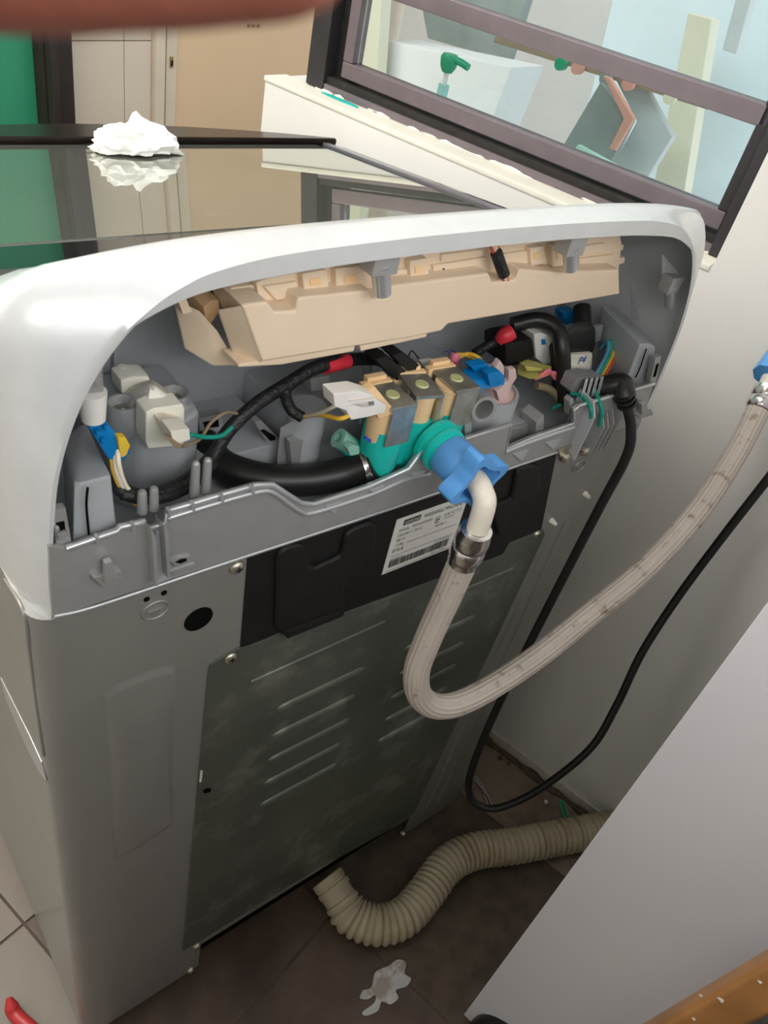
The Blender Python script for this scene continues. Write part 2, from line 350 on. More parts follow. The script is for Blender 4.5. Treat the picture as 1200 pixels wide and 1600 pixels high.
for a, b in ((388, 392), (395, 400), (403, 407)):
    rbox('door_mark', S + 0.003, S + 0.006, fo(a, 40)[0], fo(b, 40)[0], fo(395, 43)[1], fo(395, 38)[1], 'wire_brown', d1, 0.0005)
fr = rbox('trim_2', S - 0.06, S + 0.02, fo(46)[0], fo(92)[0], 0, 2.15, 'frame_brown', None, 0.003); tag(fr, kind='structure')
rbox('frame_stop', S - 0.085, S - 0.06, fo(48)[0], fo(60)[0], 0, 2.15, 'frame_brown', fr, 0.002)
d2 = rbox('door_2', S - 0.02, S + 0.02, fo(46)[0] - 0.95, fo(46)[0], 0, 2.1, 'door_green', None, 0.003); tag(d2, kind='structure')

# window in the right wall
WO = 0.042
win = rbox('window_1', 0.118, 0.775, WO, WO + 0.06, 0.9125, 0.932, 'frame_black', None, 0.001); tag(win, kind='structure')
rbox('sill_track', 0.13, 0.742, WO - 0.004, WO + 0.004, 0.9125, 0.9225, 'alu_brown', win, 0.001)
rbox('jamb_far', 0.742, 0.775, WO - 0.006, WO + 0.06, 0.9135, 1.75, 'alu_dark', win, 0.002)
rbox('jamb_near', 0.1185, 0.136, WO - 0.012, WO + 0.06, 0.9125, 1.75, 'alu_dark', win, 0.002)
rbox('jamb_far_stop', 0.728, 0.742, WO + 0.018, WO + 0.06, 0.932, 1.75, 'frame_black', win, 0.001)
def rail(name, s0, s1, z0, z1, m='alu_brown', d0=0.006, d1=0.03): return rbox(name, s0, s1, WO + d0, WO + d1, z0, z1, m, win, 0.0025)
rail('sash_bottom_rail', 0.140, 0.722, 0.936, 0.957)
rail('sash_middle_rail', 0.140, 0.722, 1.046, 1.068)
rail('sash_top_rail', 0.140, 0.722, 1.70, 1.725)
rail('sash_stile', 0.704, 0.722, 0.957, 1.70)
rail('sash_stile', 0.138, 0.152, 0.957, 1.70, 'alu_dark')
rbox('window_pane', 0.152, 0.704, WO + 0.017, WO + 0.021, 0.957, 1.046, 'pane', win)
rbox('window_pane', 0.152, 0.704, WO + 0.017, WO + 0.021, 1.068, 1.70, 'pane', win)
tag(ext('plastic_scrap', [R(a, b, 0.9128) for a, b in ((0.735, 0.026), (0.722, 0.031), (0.690, 0.032), (0.668, 0.030), (0.664, 0.024), (0.695, 0.022), (0.720, 0.023))], (0, 0, 0.0014), 'teal_film', None, 0.0003), 'small teal plastic scrap lying on the white window sill', 'scrap')
# added shapes behind the glass, standing in for its mixed reflections
def wprism(name, px, o, depth, m, label, cat, bev=0.002, group=None):
    ob = ext(name, [Wl(a, b, o) for a, b in px], NV * depth, m, None, bev); tag(ob, label, cat, group); return ob
ow = rbox('wall_outside', -0.6, 1.85, 1.75, 1.85, -0.5, 2.6, 'out_white'); tag(ow, kind='structure')
og = rbox('ledge_outside', -0.6, 0.84, 0.131, 1.25, 0.62, 0.70, 'out_white'); tag(og, kind='structure')
wprism('blue_reflection', [(985, -120), (1330, -60), (1180, 420), (880, 330)], 0.62, 0.03, 'out_blue', 'wide pale blue panel standing in for a reflection in the glass', 'panel')
wprism('cream_reflection', [(1075, 20), (1112, 30), (1060, 360), (1010, 345)], 0.50, 0.04, 'out_cream', 'cream upright strip standing in for a reflection in the lower pane', 'post')
wprism('dark_reflection', [(650, -40), (840, -60), (792, 95), (668, 60)], 0.66, 0.03, 'out_dark', 'dark shape standing in for a reflection, upper left of the glass', 'screen')
wprism('white_reflection', [(596, 62), (800, 105), (760, 210), (590, 200)], 0.45, 0.12, 'out_white', 'white block standing in for a reflection behind the green pump bottle', 'counter')
wprism('beige_reflection', [(535, -80), (600, -60), (585, 180), (530, 160)], 0.40, 0.03, 'out_cream', 'cream strip standing in for a reflection at the far window end', 'curtain')
wprism('tilted_reflection', [(938, 128), (985, 190), (950, 262), (872, 240)], 0.30, 0.02, 'out_dark', 'dark tilted shape standing in for a reflection in the middle of the glass', 'board')
wprism('red_reflection', [(942, 118), (952, 122), (990, 186), (960, 236), (951, 232), (974, 186)], 0.285, 0.012, 'out_red', 'bent red strip standing in for the edge of the dark reflection', 'rod')
wprism('grey_reflection', [(955, 112), (1010, 140), (1050, 215), (985, 320), (938, 290), (995, 190)], 0.36, 0.02, 'out_grey', 'pale grey shape standing in for a reflection beside the dark tilted one', 'board')
wprism('mint_reflection', [(902, 226), (1010, 285), (1080, 360), (850, 300)], 0.24, 0.012, 'out_green', 'mint green shape standing in for a reflection low in the glass', 'sheet')
wprism('rail_shadow_strip', [(776, 52), (1110, 160), (1106, 172), (770, 66)], 0.33, 0.05, 'out_brown', 'long brown strip standing in for the shadow just under the middle rail', 'shelf')  # added strip, the shadow under the rail built as a brown bar
for k, (a, b, m_) in enumerate(((906, 96, 'out_red'), (985, 121, 'out_red'), (880, 90, 'pump_green'), (950, 112, 'out_dark'), (1050, 142, 'out_cream'))):
    c = Wl(a, b + 10, 0.325); cc = ['orange red', 'vermilion', 'green', 'black', 'cream'][k]
    tag(cyl('peg', c, c + NV * -0.012, 0.009, m_, None, n=12), f'{cc} spot standing in for a reflection along the brown strip', 'knob', 'spots along the brown strip')
wprism('upright_reflection', [(1165, -60), (1190, -60), (1150, 85), (1128, 78)], 0.45, 0.03, 'out_grey', 'grey upright strip standing in for a reflection in the upper right pane', 'post')
# pump bottle on a low block outside
pb = Wl(688, 175, 0.27); top = Wl(705, 92, 0.27)
bz = 0.70; bt = root('pump_bottle', (pb.x, pb.y, bz), 'clear teal bottle with green pump head behind the window glass', 'bottle')
neck = Wl(694, 132, 0.27); ax = Vector((neck.x, neck.y, 0))
cyl('bottle_body', ax + Vector((0, 0, bz)), ax + Vector((0, 0, neck.z)), 0.022, 'bottle', bt, prof=[(0, 0.02), (0.03, 0.023), (0.72, 0.023), (0.86, 0.015), (0.9, 0.009), (1, 0.009)])
cyl('pump_stem', ax + Vector((0, 0, neck.z)), ax + Vector((0, 0, top.z)), 0.004, 'white_plastic', bt)
hd = cyl('pump_head', ax + Vector((0, 0, top.z - 0.02)), ax + Vector((0, 0, top.z + 0.006)), 0.013, 'pump_green', bt, prof=[(0, 0.008), (0.3, 0.013), (0.8, 0.015), (1, 0.012)])
sp = ax + Vector((0, 0, top.z))
tube('pump_spout', [sp, sp - DV * 0.02, sp - DV * 0.037 + Vector((0, 0, -0.003))], 0.0055, 'pump_green', bt, n=10)

# ================================================================== washing machine
WM = root('washing_machine', (0.305, 0.31, 0.0), 'silver top-loading washing machine with its rear top panel removed', 'washing machine')
XL, XR, YF, RC = -0.012, 0.622, 0.605, 0.016
def plan(xl, xr, y0, y1, r, seg=6):
    pts = []
    for cx, cy, a0 in ((xl + r, y0 + r, 180), (xr - r, y0 + r, 270), (xr - r, y1 - r, 0), (xl + r, y1 - r, 90)):
        for k in range(seg + 1):
            a = math.radians(a0 + 90 * k / seg); pts.append((cx + r * math.cos(a), cy + r * math.sin(a)))
    return pts
# cabinet: folded steel shell, notch at the bottom of the rear face
pl = plan(XL, XR, 0.0, YF, RC); i0 = next(i for i, p in enumerate(pl) if abs(p[1]) < 1e-6 and p[0] > 0.2)
ins = [(0.139, 0.0), (0.1391, 0.0), (0.490, 0.0), (0.4901, 0.0)]
k0 = max(i for i, p in enumerate(pl) if abs(p[1]) < 1e-6 and p[0] < 0.1)
pl = pl[:k0 + 1] + ins + pl[k0 + 1:]
bm = bmesh.new(); lo = []; hi = []
for (x, y) in pl:
    zb = 0.10 if (abs(y) < 1e-6 and 0.13905 < x < 0.49005) else 0.03
    lo.append(bm.verts.new((x, y, zb))); hi.append(bm.verts.new((x, y, 0.787)))
for i in range(len(pl)): bm.faces.new((lo[i], lo[(i + 1) % len(pl)], hi[(i + 1) % len(pl)], hi[i]))
bm.faces.new(hi)
finish('cabinet', bm, 'steel_paint', WM, ang=25)
box('base_interior', (0.02, 0.012, 0.045), (0.59, 0.58, 0.2), 'black_matt', WM, 0)
box('base_rail', (0.139, 0.006, 0.088), (0.49, 0.011, 0.125), 'black_matt', WM, 0.001)
for fx, fy in ((0.04, 0.05), (0.57, 0.05), (0.04, 0.58), (0.57, 0.58)):
    cyl('foot', (fx, fy, 0.0), (fx, fy, 0.045), 0.022, 'rubber', WM, r1=0.018)
# pressed field left of the cover, seam bead at the right
def pressing(name, px, inset, h, y, m, parent, ang=70):
    """softly raised field pressed in sheet metal"""
    base = [P(a, b, y) for a, b in px]; c = sum(base, Vector()) / len(base); rings_ = []
    for t, k in ((0, 0), (.25, .12), (.5, .5), (.75, .88), (1, 1)):
        rings_.append([p + (c - p).normalized() * inset * t + Vector((0, -h * k, 0)) for p in base])
    bm = bmesh.new(); ringloft(bm, rings_); return finish(name, bm, m, parent, ang=ang)
pressing('pressed_field', [(160, 1082), (185, 1066), (225, 1050), (262, 1038), (275, 1040), (272, 1150), (268, 1290), (225, 1320), (180, 1345), (172, 1200)], 0.010, 0.0022, 0.0, 'steel_paint', WM)
for a, b in (((860, 830), (665, 1265)), ((882, 815), (684, 1252))):
    tube('seam_bead', [P(a[0], a[1], 0.001), P(b[0], b[1], 0.001)], 0.0025, 'steel_paint', WM, n=8, per=2)
# lower galvanised cover
cov = prism('back_cover', [(326, 1050), (329, 1040), (338, 1034), (372, 1014), (450, 990), (548, 955), (600, 937), (700, 899), (785, 868), (795, 850), (850, 829), (852, 836), (647, 1272), (632, 1284), (450, 1385), (286, 1487), (300, 1330)], -0.002, 0.0025, 'galvanised', WM, 0.0012, 2)
ribs = [((432, 1105), (567, 1045)), ((424, 1149), (555, 1086)), ((417, 1187), (545, 1124)), ((411, 1224), (533, 1160)), ((405, 1257), (526, 1193)),
        ((632, 1012), (741, 963)), ((622, 1053), (725, 1003)), ((609, 1090), (712, 1038)), ((599, 1126), (698, 1073)), ((588, 1159), (686, 1105))]
for a, b in ribs:
    pa, pb_ = P(a[0], a[1], -0.001), P(b[0], b[1], -0.001); pb_.z = pa.z = (pa.z + pb_.z) / 2
    vr = tube('vent_rib', [pa, pa.lerp(pb_, .06), pa.lerp(pb_, .5), pa.lerp(pb_, .94), pb_], 0.0042, 'galvanised', cov, n=16, per=4, rad=lambda L, t: 0.0052 * max(0.05, min(1, L / 0.006, (t - L) / 0.006)) ** 0.5)
    for v in vr.data.vertices: v.co.y = -0.001 + (v.co.y + 0.001) * 0.85
for a, b, r in (((391, 1065), (600, 971), .0022), ((715, 925), (800, 888), .0022), ((600, 985), (500, 1345), .0009), ((626, 990), (540, 1330), .0007)):
    tube('pressed_line', [P(a[0], a[1], -0.0015), P(b[0], b[1], -0.0015)], r, 'galvanised', cov, n=8, per=4)
slot = prism('cover_slot', [(317, 1236), (324, 1232), (331, 1233), (328, 1238), (319, 1240)], -0.0026, 0.002, 'black_matt', cov, 0.0002)
prism('cover_tab', [(314, 1205), (317, 1205), (315, 1222), (312, 1223)], -0.003, 0.002, 'label_paper', cov, 0.0003)
# black upper panel
bp = prism('black_panel', [(388, 868), (870, 708), (867, 725), (846, 828), (796, 848), (786, 866), (700, 898), (548, 953), (450, 991), (436, 990), (376, 1014)], -0.0015, 0.002, 'black_plastic', WM, 0.0008)
prism('pressed_pad', [(434, 873), (440, 862), (452, 855), (474, 852), (479, 858), (485, 886), (492, 889), (532, 871), (537, 862), (541, 838), (552, 828), (580, 817), (590, 822), (586, 868), (548, 905), (538, 915), (540, 958), (448, 992), (432, 982)], -0.006, 0.006, 'black_plastic', bp, 0.003, 3)
prism('pressed_pad', [(770, 800), (774, 790), (800, 780), (808, 740), (815, 731), (835, 727), (845, 731), (845, 757), (838, 770), (806, 788), (794, 800), (790, 835), (780, 838)], -0.006, 0.006, 'black_plastic', bp, 0.003, 3)
prism('hanging_tab', [(448, 988), (539, 954), (538, 963), (449, 999)], -0.009, 0.007, 'black_plastic', bp, 0.0015)
# rating label with its print
lab = box('rating_label', (0.280, -0.0021, 0.706), (0.363, -0.0016, 0.771), 'label_paper', bp, 0)
def lt(s, u, v, size, wd=1.0, m='ink'): return text('label_print', s, (0.280 + u, -0.0023, 0.771 - v), size, m, bp, width=wd)
def lbar(u0, u1, v0, v1, m='ink'): return box('label_print', (0.280 + u0, -0.00235, 0.771 - v1), (0.280 + u1, -0.0021, 0.771 - v0), m, bp, 0)
lbar(0.009, 0.028, 0.0035, 0.0095); text('label_print', 'SAMSUNG', (0.2905, -0.0025, 0.7628), 0.0046, 'label_paper', bp, width=0.0165)
lt('WASHING MACHINE', 0.032, 0.0093, 0.0068, 0.046)
lt('MODEL', 0.006, 0.0165, 0.0046, 0.012); lt('WA16UF3D3SS', 0.021, 0.0160, 0.0044, 0.023)
lt('220-240 V~ 50 Hz', 0.006, 0.0222, 0.0046, 0.028); lt('480 W', 0.006, 0.0278, 0.0046, 0.010); lt('12.0kg', 0.006, 0.0334, 0.0046, 0.010); lt('IPX4', 0.0045, 0.0408, 0.0068, 0.0125)
lt('S A F E T Y', 0.058, 0.0170, 0.0060, 0.021); lt('M A R K', 0.060, 0.0205, 0.0034, 0.011); lt('043748-11', 0.050, 0.0265, 0.0034, 0.014)
for k in range(2):                          # the looped mark beside SAFETY MARK
    ring = [Vector((0.280 + 0.0515 + 0.0026 * math.cos(a) + 0.0008 * math.sin(a), -0.0022, 0.771 - 0.0165 - 0.0034 * k + 0.0016 * math.sin(a))) for a in [j * 0.36 for j in range(2, 17)]]
    tube('label_print', ring, 0.00035, 'ink', bp, n=5, per=1)
lbar(0.004, 0.078, 0.0240 + 0.0042, 0.0240 + 0.0044) if False else None
lbar(0.019, 0.079, 0.0330, 0.0333); lbar(0.004, 0.079, 0.0445, 0.0447); lbar(0.003, 0.080, 0.0630, 0.0632)
lt('0B1A32DB00087', 0.005, 0.0500, 0.0030, 0.015); lt('S/N: 07ERBFSB100', 0.056, 0.0480, 0.0030, 0.020); lt('Made in Thailand', 0.056, 0.0618, 0.0030, 0.018)
u = 0.005
while u < 0.076:
    ww = random.choice((0.0004, 0.0006, 0.0009, 0.0013)); lbar(u, u + ww, 0.0505 if u < .056 else 0.0495, 0.0585); u += ww + random.choice((0.0004, 0.0006, 0.0009))
# screws, holes, earth marks
def screw(px, py, r=0.006, m='screw', y=-0.001):
    c = P(px, py, y)
    s_ = cyl('screw', c + Vector((0, 0.004, 0)), c + Vector((0, -0.0035, 0)), r, m, WM, n=18, prof=[(0, r), (0.55, r), (0.8, r * 0.85), (1, r * 0.5)])
    box('screw_slot', (c.x - r * 0.45, c.y - 0.0038, c.z - r * 0.1), (c.x + r * 0.45, c.y - 0.0033, c.z + r * 0.1), 'frame_black', s_, 0)
    box('screw_slot', (c.x - r * 0.1, c.y - 0.0038, c.z - r * 0.45), (c.x + r * 0.1, c.y - 0.0033, c.z + r * 0.45), 'frame_black', s_, 0)
screw(370, 886); screw(360, 1027); screw(308, 1478, 0.005); screw(298, 1516, 0.005); screw(838, 834, 0.005); screw(630, 1303, 0.004)
c = P(310, 967); ext('cable_hole', circ((c.x, -0.0006, c.z), 0.0115, 28), (0, 0.002, 0), 'black_matt', WM)
for a, b in ((229, 936), (256, 926)):
    c = P(a, b); ext('small_hole', circ((c.x, -0.0006, c.z), 0.0022, 12), (0, 0.002, 0), 'black_matt', WM)
def earth(px, py, r):
    c = P(px, py, -0.0005); ring = [c + Vector((r * math.cos(a), 0, r * 0.85 * math.sin(a))) for a in [2 * math.pi * j / 24 for j in range(25)]]
    e_ = tube('earth_mark', ring, 0.0009, 'steel_paint', WM, n=6, per=1)
    for k, hw in enumerate((0.55, 0.38, 0.2)):
        z = c.z - r * 0.05 - k * r * 0.24; box('earth_bar', (c.x - r * hw, -0.0014, z - 0.0006), (c.x + r * hw, 0.001, z + 0.0006), 'steel_paint', e_, 0.0003)
earth(243, 953, 0.0095); earth(905, 728, 0.0085)
for a, b in ((913, 771), (861, 813)):
    c = P(a, b); cyl('clip_stud', c + Vector((0, 0.002, 0)), c + Vector((0, -0.008, 0)), 0.004, 'nylon', WM, r1=0.002, n=12)
for a, b in ((881, 713), (893, 708), (912, 703)):
    c = P(a, b, -0.004); cyl('terminal_screw', c + Vector((0, 0.006, 0)), c + Vector((0, -0.006, 0)), 0.005, 'screw', WM, n=12, prof=[(0, .003), (.4, .003), (.42, .0055), (.8, .0055), (1, .003)])
prism('hinge_tab', [(872, 703), (905, 692), (908, 703), (876, 716)], -0.004, 0.004, 'screw', WM, 0.0008)
# pressed grip on the left side
def XP(px, py, x): r = ray(px, py); return CAM + r * ((x - CAM.x) / r.x)
ext('side_grip', [XP(a, b, XL) for a, b in ((2, 1058), (22, 1098), (48, 1150), (66, 1190), (74, 1221), (64, 1208), (44, 1170), (24, 1125), (10, 1090))], (-0.0008, 0, 0), 'silver_bright', WM, 0.0006)
for ln, r_ in (([(8, 905), (36, 955), (46, 1020), (55, 1090), (68, 1180)], .0012),):
    tube('side_crease', [XP(a, b, XL) for a, b in ln], r_, 'steel_paint', WM, n=8)

# ---- top cover: outer shell lofted from the rear arch forward
half = [(0.0, 0.787), (0.001, 0.83), (0.004, 0.862), (0.009, 0.897), (0.019, 0.930), (0.032, 0.956), (0.048, 0.977), (0.064, 0.9905), (0.081, 1.0005), (0.099, 1.0065), (0.132, 1.0115), (0.18, 1.0140), (0.24, 1.0155)]
half = [(p.x, p.y) for p in spline([Vector((a, b, 0)) for a, b in half], 4)]
arch = [(x, z) for x, z in half] + [(0.305, 1.0160)] + [(0.61 - x, z) for x, z in half[::-1]]
def lidz(y): return 0.942 - 0.128 * y
TOPZ = [(0.0, 1.0160), (0.030, 1.0160), (0.037, 1.010), (0.046, 1.003), (0.08, 0.980), (0.12, 0.954), (0.165, 0.930), (0.198, 0.9135)]
def topz(y):                                # crown of the cover: rear hump, then the sloping deck that carries the lid
    if y >= 0.198: return lidz(y) - 0.003
    for (a, b), (c, d) in zip(TOPZ, TOPZ[1:]):
        if y <= c: return b + (d - b) * (y - a) / (c - a)
def sqr(y):                                 # squarer section further forward
    zt = topz(y); out = []
    n = len(half)
    for i, (x, z) in enumerate(half):
        t = i / (n - 1)
        hz = zt - 0.787; rr = 0.036 - 0.012 * min(1, y / 0.2)
        L1 = hz - rr; L2 = rr * math.pi / 2; L3 = 0.24
        d = t * (L1 + L2 + L3)
        if d < L1: q = (XL, 0.787 + d)
        elif d < L1 + L2: a = (d - L1) / rr; q = (XL + rr - rr * math.cos(a), 0.787 + L1 + rr * math.sin(a))
        else: q = (XL + rr + (d - L1 - L2) / L3 * (0.24 - XL - rr), zt)
        out.append((q[0], q[1] - max(0, 1 - y / 0.2) * 0.010 * ((q[0] - 0.305) / 0.3) ** 4 * max(0, min(1, (q[1] - zt + 0.05) / 0.05))))
    return out + [(0.305, zt)] + [(0.61 - x, z) for x, z in out[::-1]]
def lerp2(a, b, t): return [(p[0] + (q[0] - p[0]) * t, p[1] + (q[1] - p[1]) * t) for p, q in zip(a, b)]
rings = []
def scaled(y): k = (topz(y) - 0.787) / (1.0160 - 0.787); return [(x, 0.787 + (z - 0.787) * k) for x, z in arch]
def tmix(y): 
    for (a, b), (c, d) in zip(TM, TM[1:]):
        if y <= c: return b + (d - b) * (y - a) / (c - a)
    return 1.0
TM = ((0.0, 0.0), (0.002, 0.10), (0.006, 0.28), (0.012, 0.50), (0.022, 0.74), (0.036, 0.90), (0.06, 1.0))
def sec(y): return lerp2(scaled(y), sqr(y), tmix(y))
for y in (0.0, 0.002, 0.006, 0.012, 0.018, 0.024, 0.030, 0.037, 0.046, 0.06, 0.07, 0.09, 0.11, 0.135, 0.16, 0.18, 0.198, 0.25, 0.35, 0.45):
    rings.append([Vector((x, y, z)) for x, z in sec(y)])
for y, bl, sh in ((0.52, 0.024, 0.0), (0.57, 0.055, 0.0), (0.592, 0.074, 0.004), (0.598, 0.078, 0.03), (0.600, 0.080, 0.08)):
    rings.append([Vector((0.305 + (x - 0.305) * (1 - sh), y + bl * (1 - ((x - 0.305) / 0.317) ** 2), 0.787 + (z - 0.787) * (1 - sh))) for x, z in sqr(y)])
# inner skin: rear lip turned down at the top and a wall 3 mm thick
def inner(sec, k_side, k_top, y, ztop):
    out = []
    for x, z in sec:
        tz = max(0, min(1, (z - (ztop - 0.035)) / 0.03)); sd = 1 if x < 0.305 else -1
        out.append(Vector((x + sd * (k_side * (1 - tz * 0.5)), y, z - k_top * tz)))
    return out
full = [inner(sec(y), 0.004, 0.012, y, topz(y)) for y in (0.15, 0.11, 0.07, 0.036, 0.02)] + [inner(sec(0.008), 0.004, 0.012, 0.008, topz(.008)), inner(arch, 0.003, 0.012, 0.001, 1.0160)] + rings
bm = bmesh.new(); rv = ringloft(bm, full, cap=False, closed=False)
bm.faces.new(rv[-1])
TC = finish('top_cover', bm, 'silver_lit', WM, ang=50)
# lid
def lidpt(x, y, h): return Vector((x, y, lidz(y) + h))
def arc(t, y0, b): x = 0.6105 - 0.6115 * t; return (x, y0 + b * (1 - ((x - 0.305) / 0.31) ** 2))
lid_pl = [(0.006, 0.203), (0.604, 0.203), (0.6105, 0.211), (0.6105, 0.58)] + [arc(k / 16, 0.59, 0.085) for k in range(1, 16)] + [(-0.001, 0.58), (-0.001, 0.211)]
LID = ext('lid', [lidpt(x, y, 0.003) for x, y in lid_pl], (0, 0, -0.010), 'lid_black', WM, 0.0, smooth=False)
LP = [(0.020, 0.256), (0.572, 0.256), (0.572, 0.596), (0.020, 0.596)]
ext('lid_window', [lidpt(x, y, 0.0040) for x, y in LP], (0, 0, -0.003), 'lid_glass', LID, 0.0, smooth=False)
ext('lid_side_trim', [lidpt(x, y, 0.006) for x, y in ((0.586, 0.212), (0.596, 0.212), (0.596, 0.60), (0.586, 0.60))], (0, 0, -0.004), 'lid_trim', LID, 0.001)
ext('lid_front_grip', [lidpt(x, y, 0.011) for x, y in [arc(k / 20, 0.600, 0.006) for k in range(0, 21)] + [arc(k / 20, 0.606, 0.080) for k in range(20, -1, -1)]], (0, 0, -0.010), 'grip_black', LID, 0.004, 3)

# ---- rear tray: skirt plate, lip, floor and inner walls
lip = [(76, 853), (103, 857), (183, 830), (187, 824), (225, 815), (229, 828), (258, 818), (262, 798), (300, 787), (350, 772), (400, 758), (425, 757), (445, 770), (470, 786), (490, 788), (575, 761), (638, 733), (664, 697), (677, 702), (671, 738), (726, 686), (798, 663), (790, 702), (829, 685), (896, 662), (897, 640), (905, 634), (1022, 600)]
TRY = prism('rear_tray', lip + [(1001, 661), (540, 816), (81, 966)], -0.002, 0.004, 'silver', WM, 0.0006)
tube('tray_lip', [P(a, b, -0.0015) for a, b in lip[1:-8]], 0.0022, 'silver_bright', TRY, n=8, smoothpts=False)
tube('tray_lip', [P(a, b, -0.0015) for a, b in lip[-8:]], 0.0018, 'silver_bright', TRY, n=8, smoothpts=False)
in_lip = [(262, 810), (330, 789), (402, 769), (425, 769), (446, 783), (470, 799), (490, 801), (578, 773), (640, 747), (671, 741)]
tube('tray_bead', [P(a, b, -0.003) for a, b in in_lip], 0.0020, 'silver_bright', TRY, n=8, per=4)
tube('tray_bead', [P(a, b, -0.003) for a, b in ((790, 706), (830, 690), (897, 667))], 0.0020, 'silver_bright', TRY, n=8, per=4)
tube('tray_bead', [P(a, b, -0.0015) for a, b in ((84, 963), (150, 947), (345, 882), (540, 818), (760, 744), (880, 703))], 0.0016, 'silver_bright', TRY, n=8, per=4)
for a, b in ((262, 800), (300, 790), (345, 777), (393, 763), (150, 842), (206, 822)):
    prism('lip_notch', [(a, b - 2), (a + 5, b - 3), (a + 6, b + 9), (a + 2, b + 10)], -0.0055, 0.004, 'silver_bright', TRY, 0.0004)
for a, b in ((522, 795), (590, 768), (655, 744), (815, 713), (865, 695)):
    prism('gusset', [(a - 12, b - 2), (a + 12, b - 10), (a, b + 8)], -0.004, 0.004, 'silver_in', TRY, 0.0005)
# peg feet on the skirt
def peg_foot(px, py, k=1.0):
    base = [(px - 25 * k, py + 8 * k), (px + 20 * k, py - 2 * k), (px + 26 * k, py + 14 * k), (px - 8 * k, py + 24 * k)]
    o = prism('peg_foot', base, -0.006, 0.006, 'silver', TRY, 0.001)
    prism('peg', [(px - 6 * k, py - 14 * k), (px + 6 * k, py - 18 * k), (px + 16 * k, py + 10 * k), (px - 6 * k, py + 16 * k)], -0.009, 0.005, 'silver', o, 0.0012)
peg_foot(170, 895); peg_foot(1006, 640, 0.6)
prism('cable_eye', [(268, 880), (278, 872), (298, 868), (302, 872), (296, 880), (274, 887)], -0.004, 0.004, 'silver', TRY, 0.001)
prism('cable_eye_hole', [(274, 879), (283, 874), (292, 873), (292, 877), (282, 881)], -0.0045, 0.001, 'black_matt', TRY, 0.0003)
prism('cable_eye', [(266, 893), (304, 880), (306, 886), (270, 897)], -0.003, 0.003, 'silver_bright', TRY, 0.0006)
# wire guide fins
for (t0, b0) in (((240, 826), (247, 917)), ((260, 820), (266, 905))):
    prism('guide_fin', [(t0[0] - 4, t0[1]), (t0[0] + 4, t0[1] + 14), (b0[0] + 1, b0[1] - 2), (b0[0] - 4, b0[1])], -0.011, 0.013, 'silver', TRY, 0.0005)
prism('guide_floor', [(243, 830), (260, 824), (266, 905), (247, 912)], -0.003, 0.002, 'silver_in', TRY, 0.0003)
# tray floor and inner walls
FLR = box('tray_floor', (0.006, 0.003, 0.788), (0.604, 0.150, 0.796), 'silver_in', TRY, 0.0005)
box('inner_wall', (0.010, 0.146, 0.794), (0.600, 0.152, 0.915), 'silver_in', WM, 0)
for xx in (0.040, 0.072, 0.100): box('wall_rib', (xx, 0.141, 0.80), (xx + 0.003, 0.147, 0.913), 'silver_in', WM, 0.0005)
box('tray_shelf', (0.212, 0.075, 0.795), (0.405, 0.147, 0.842), 'silver_in', WM, 0.003)
box('tray_plate', (0.128, 0.072, 0.795), (0.206, 0.147, 0.820), 'silver_in', WM, 0.002)
cyl('column', (0.222, 0.066, 0.795), (0.222, 0.066, 0.855), 0.015, 'silver_in', WM, n=24)
# left corner post block and its latch frame
hull('corner_block', [P(113, 853, 0.010), P(183, 831, 0.010), P(173, 742, 0.014), P(115, 756, 0.014), P(119, 752, 0.018), P(165, 738, 0.018), P(96, 690, 0.075), P(133, 655, 0.085), P(105, 845, 0.07), P(175, 800, 0.07)], 'silver_in', WM, 0.003)
tube('block_groove', [P(137, 762, 0.0095), P(135, 790, 0.0085), P(139, 835, 0.008)], 0.0008, 'black_matt', WM, n=6)
LF = prism('latch_frame', [(82, 799), (103, 794), (112, 846), (88, 855)], 0.002, 0.006, 'silver', WM, 0.0008)
prism('latch_hole', [(88, 818), (101, 815), (104, 840), (91, 843)], 0.0012, 0.003, 'black_matt', LF, 0.0003)
prism('latch_tongue', [(90, 836), (103, 831), (105, 842), (92, 846)], -0.001, 0.003, 'silver_bright', LF, 0.0006)
prism('latch_tongue', [(87, 826), (93, 824), (94, 830), (88, 832)], -0.001, 0.003, 'silver_bright', LF, 0.0006)
# round wire pegs on the tray
for a, b, h in ((222, 800, 34), (240, 795, 34), (303, 775, 54), (321, 770, 54)):
    p0_ = P(a, b, 0.012); p1_ = P(a, b - h, 0.012); p1_.x = p0_.x
    cyl('wire_peg', p0_, p1_, 0.0032, 'silver', WM, r1=0.0026, n=12, prof=[(0, .0034), (.9, .0028), (.97, .0022), (1, .001)])
# slotted brackets on the plates
def slot_bracket(px, y):
    o = prism('slot_bracket', px, y, 0.008, 'silver', WM, 0.0008)
    cx = sum(p[0] for p in px) / len(px); cy = sum(p[1] for p in px) / len(px)
    prism('bracket_slot', [(cx + (a - cx) * 0.62, cy + (b - cy) * 0.4) for a, b in px], y - 0.0006, 0.002, 'black_matt', o, 0.0002)
slot_bracket([(310, 655), (348, 646), (350, 672), (314, 680)], 0.100)
slot_bracket([(398, 661), (408, 657), (437, 685), (436, 698), (424, 702)], 0.075)
hull('gusset_plate', [P(438, 668, .062), P(462, 655, .062), P(486, 672, .066), P(488, 726, .062), P(432, 726, .062), P(462, 655, .066), P(438, 668, .066)], 'silver', WM, 0.001)
prism('gusset_web', [(452, 690), (484, 684), (486, 726), (456, 726)], 0.054, 0.006, 'silver', WM, 0.0006)
prism('clip_box', [(485, 592), (515, 587), (516, 606), (512, 609), (487, 612)], 0.080, 0.012, 'silver', WM, 0.0008)
for a in (563, 575): cyl('shelf_peg', P(a, 598, 0.09), P(a + 3, 568, 0.09), 0.0022, 'silver', WM, n=8)

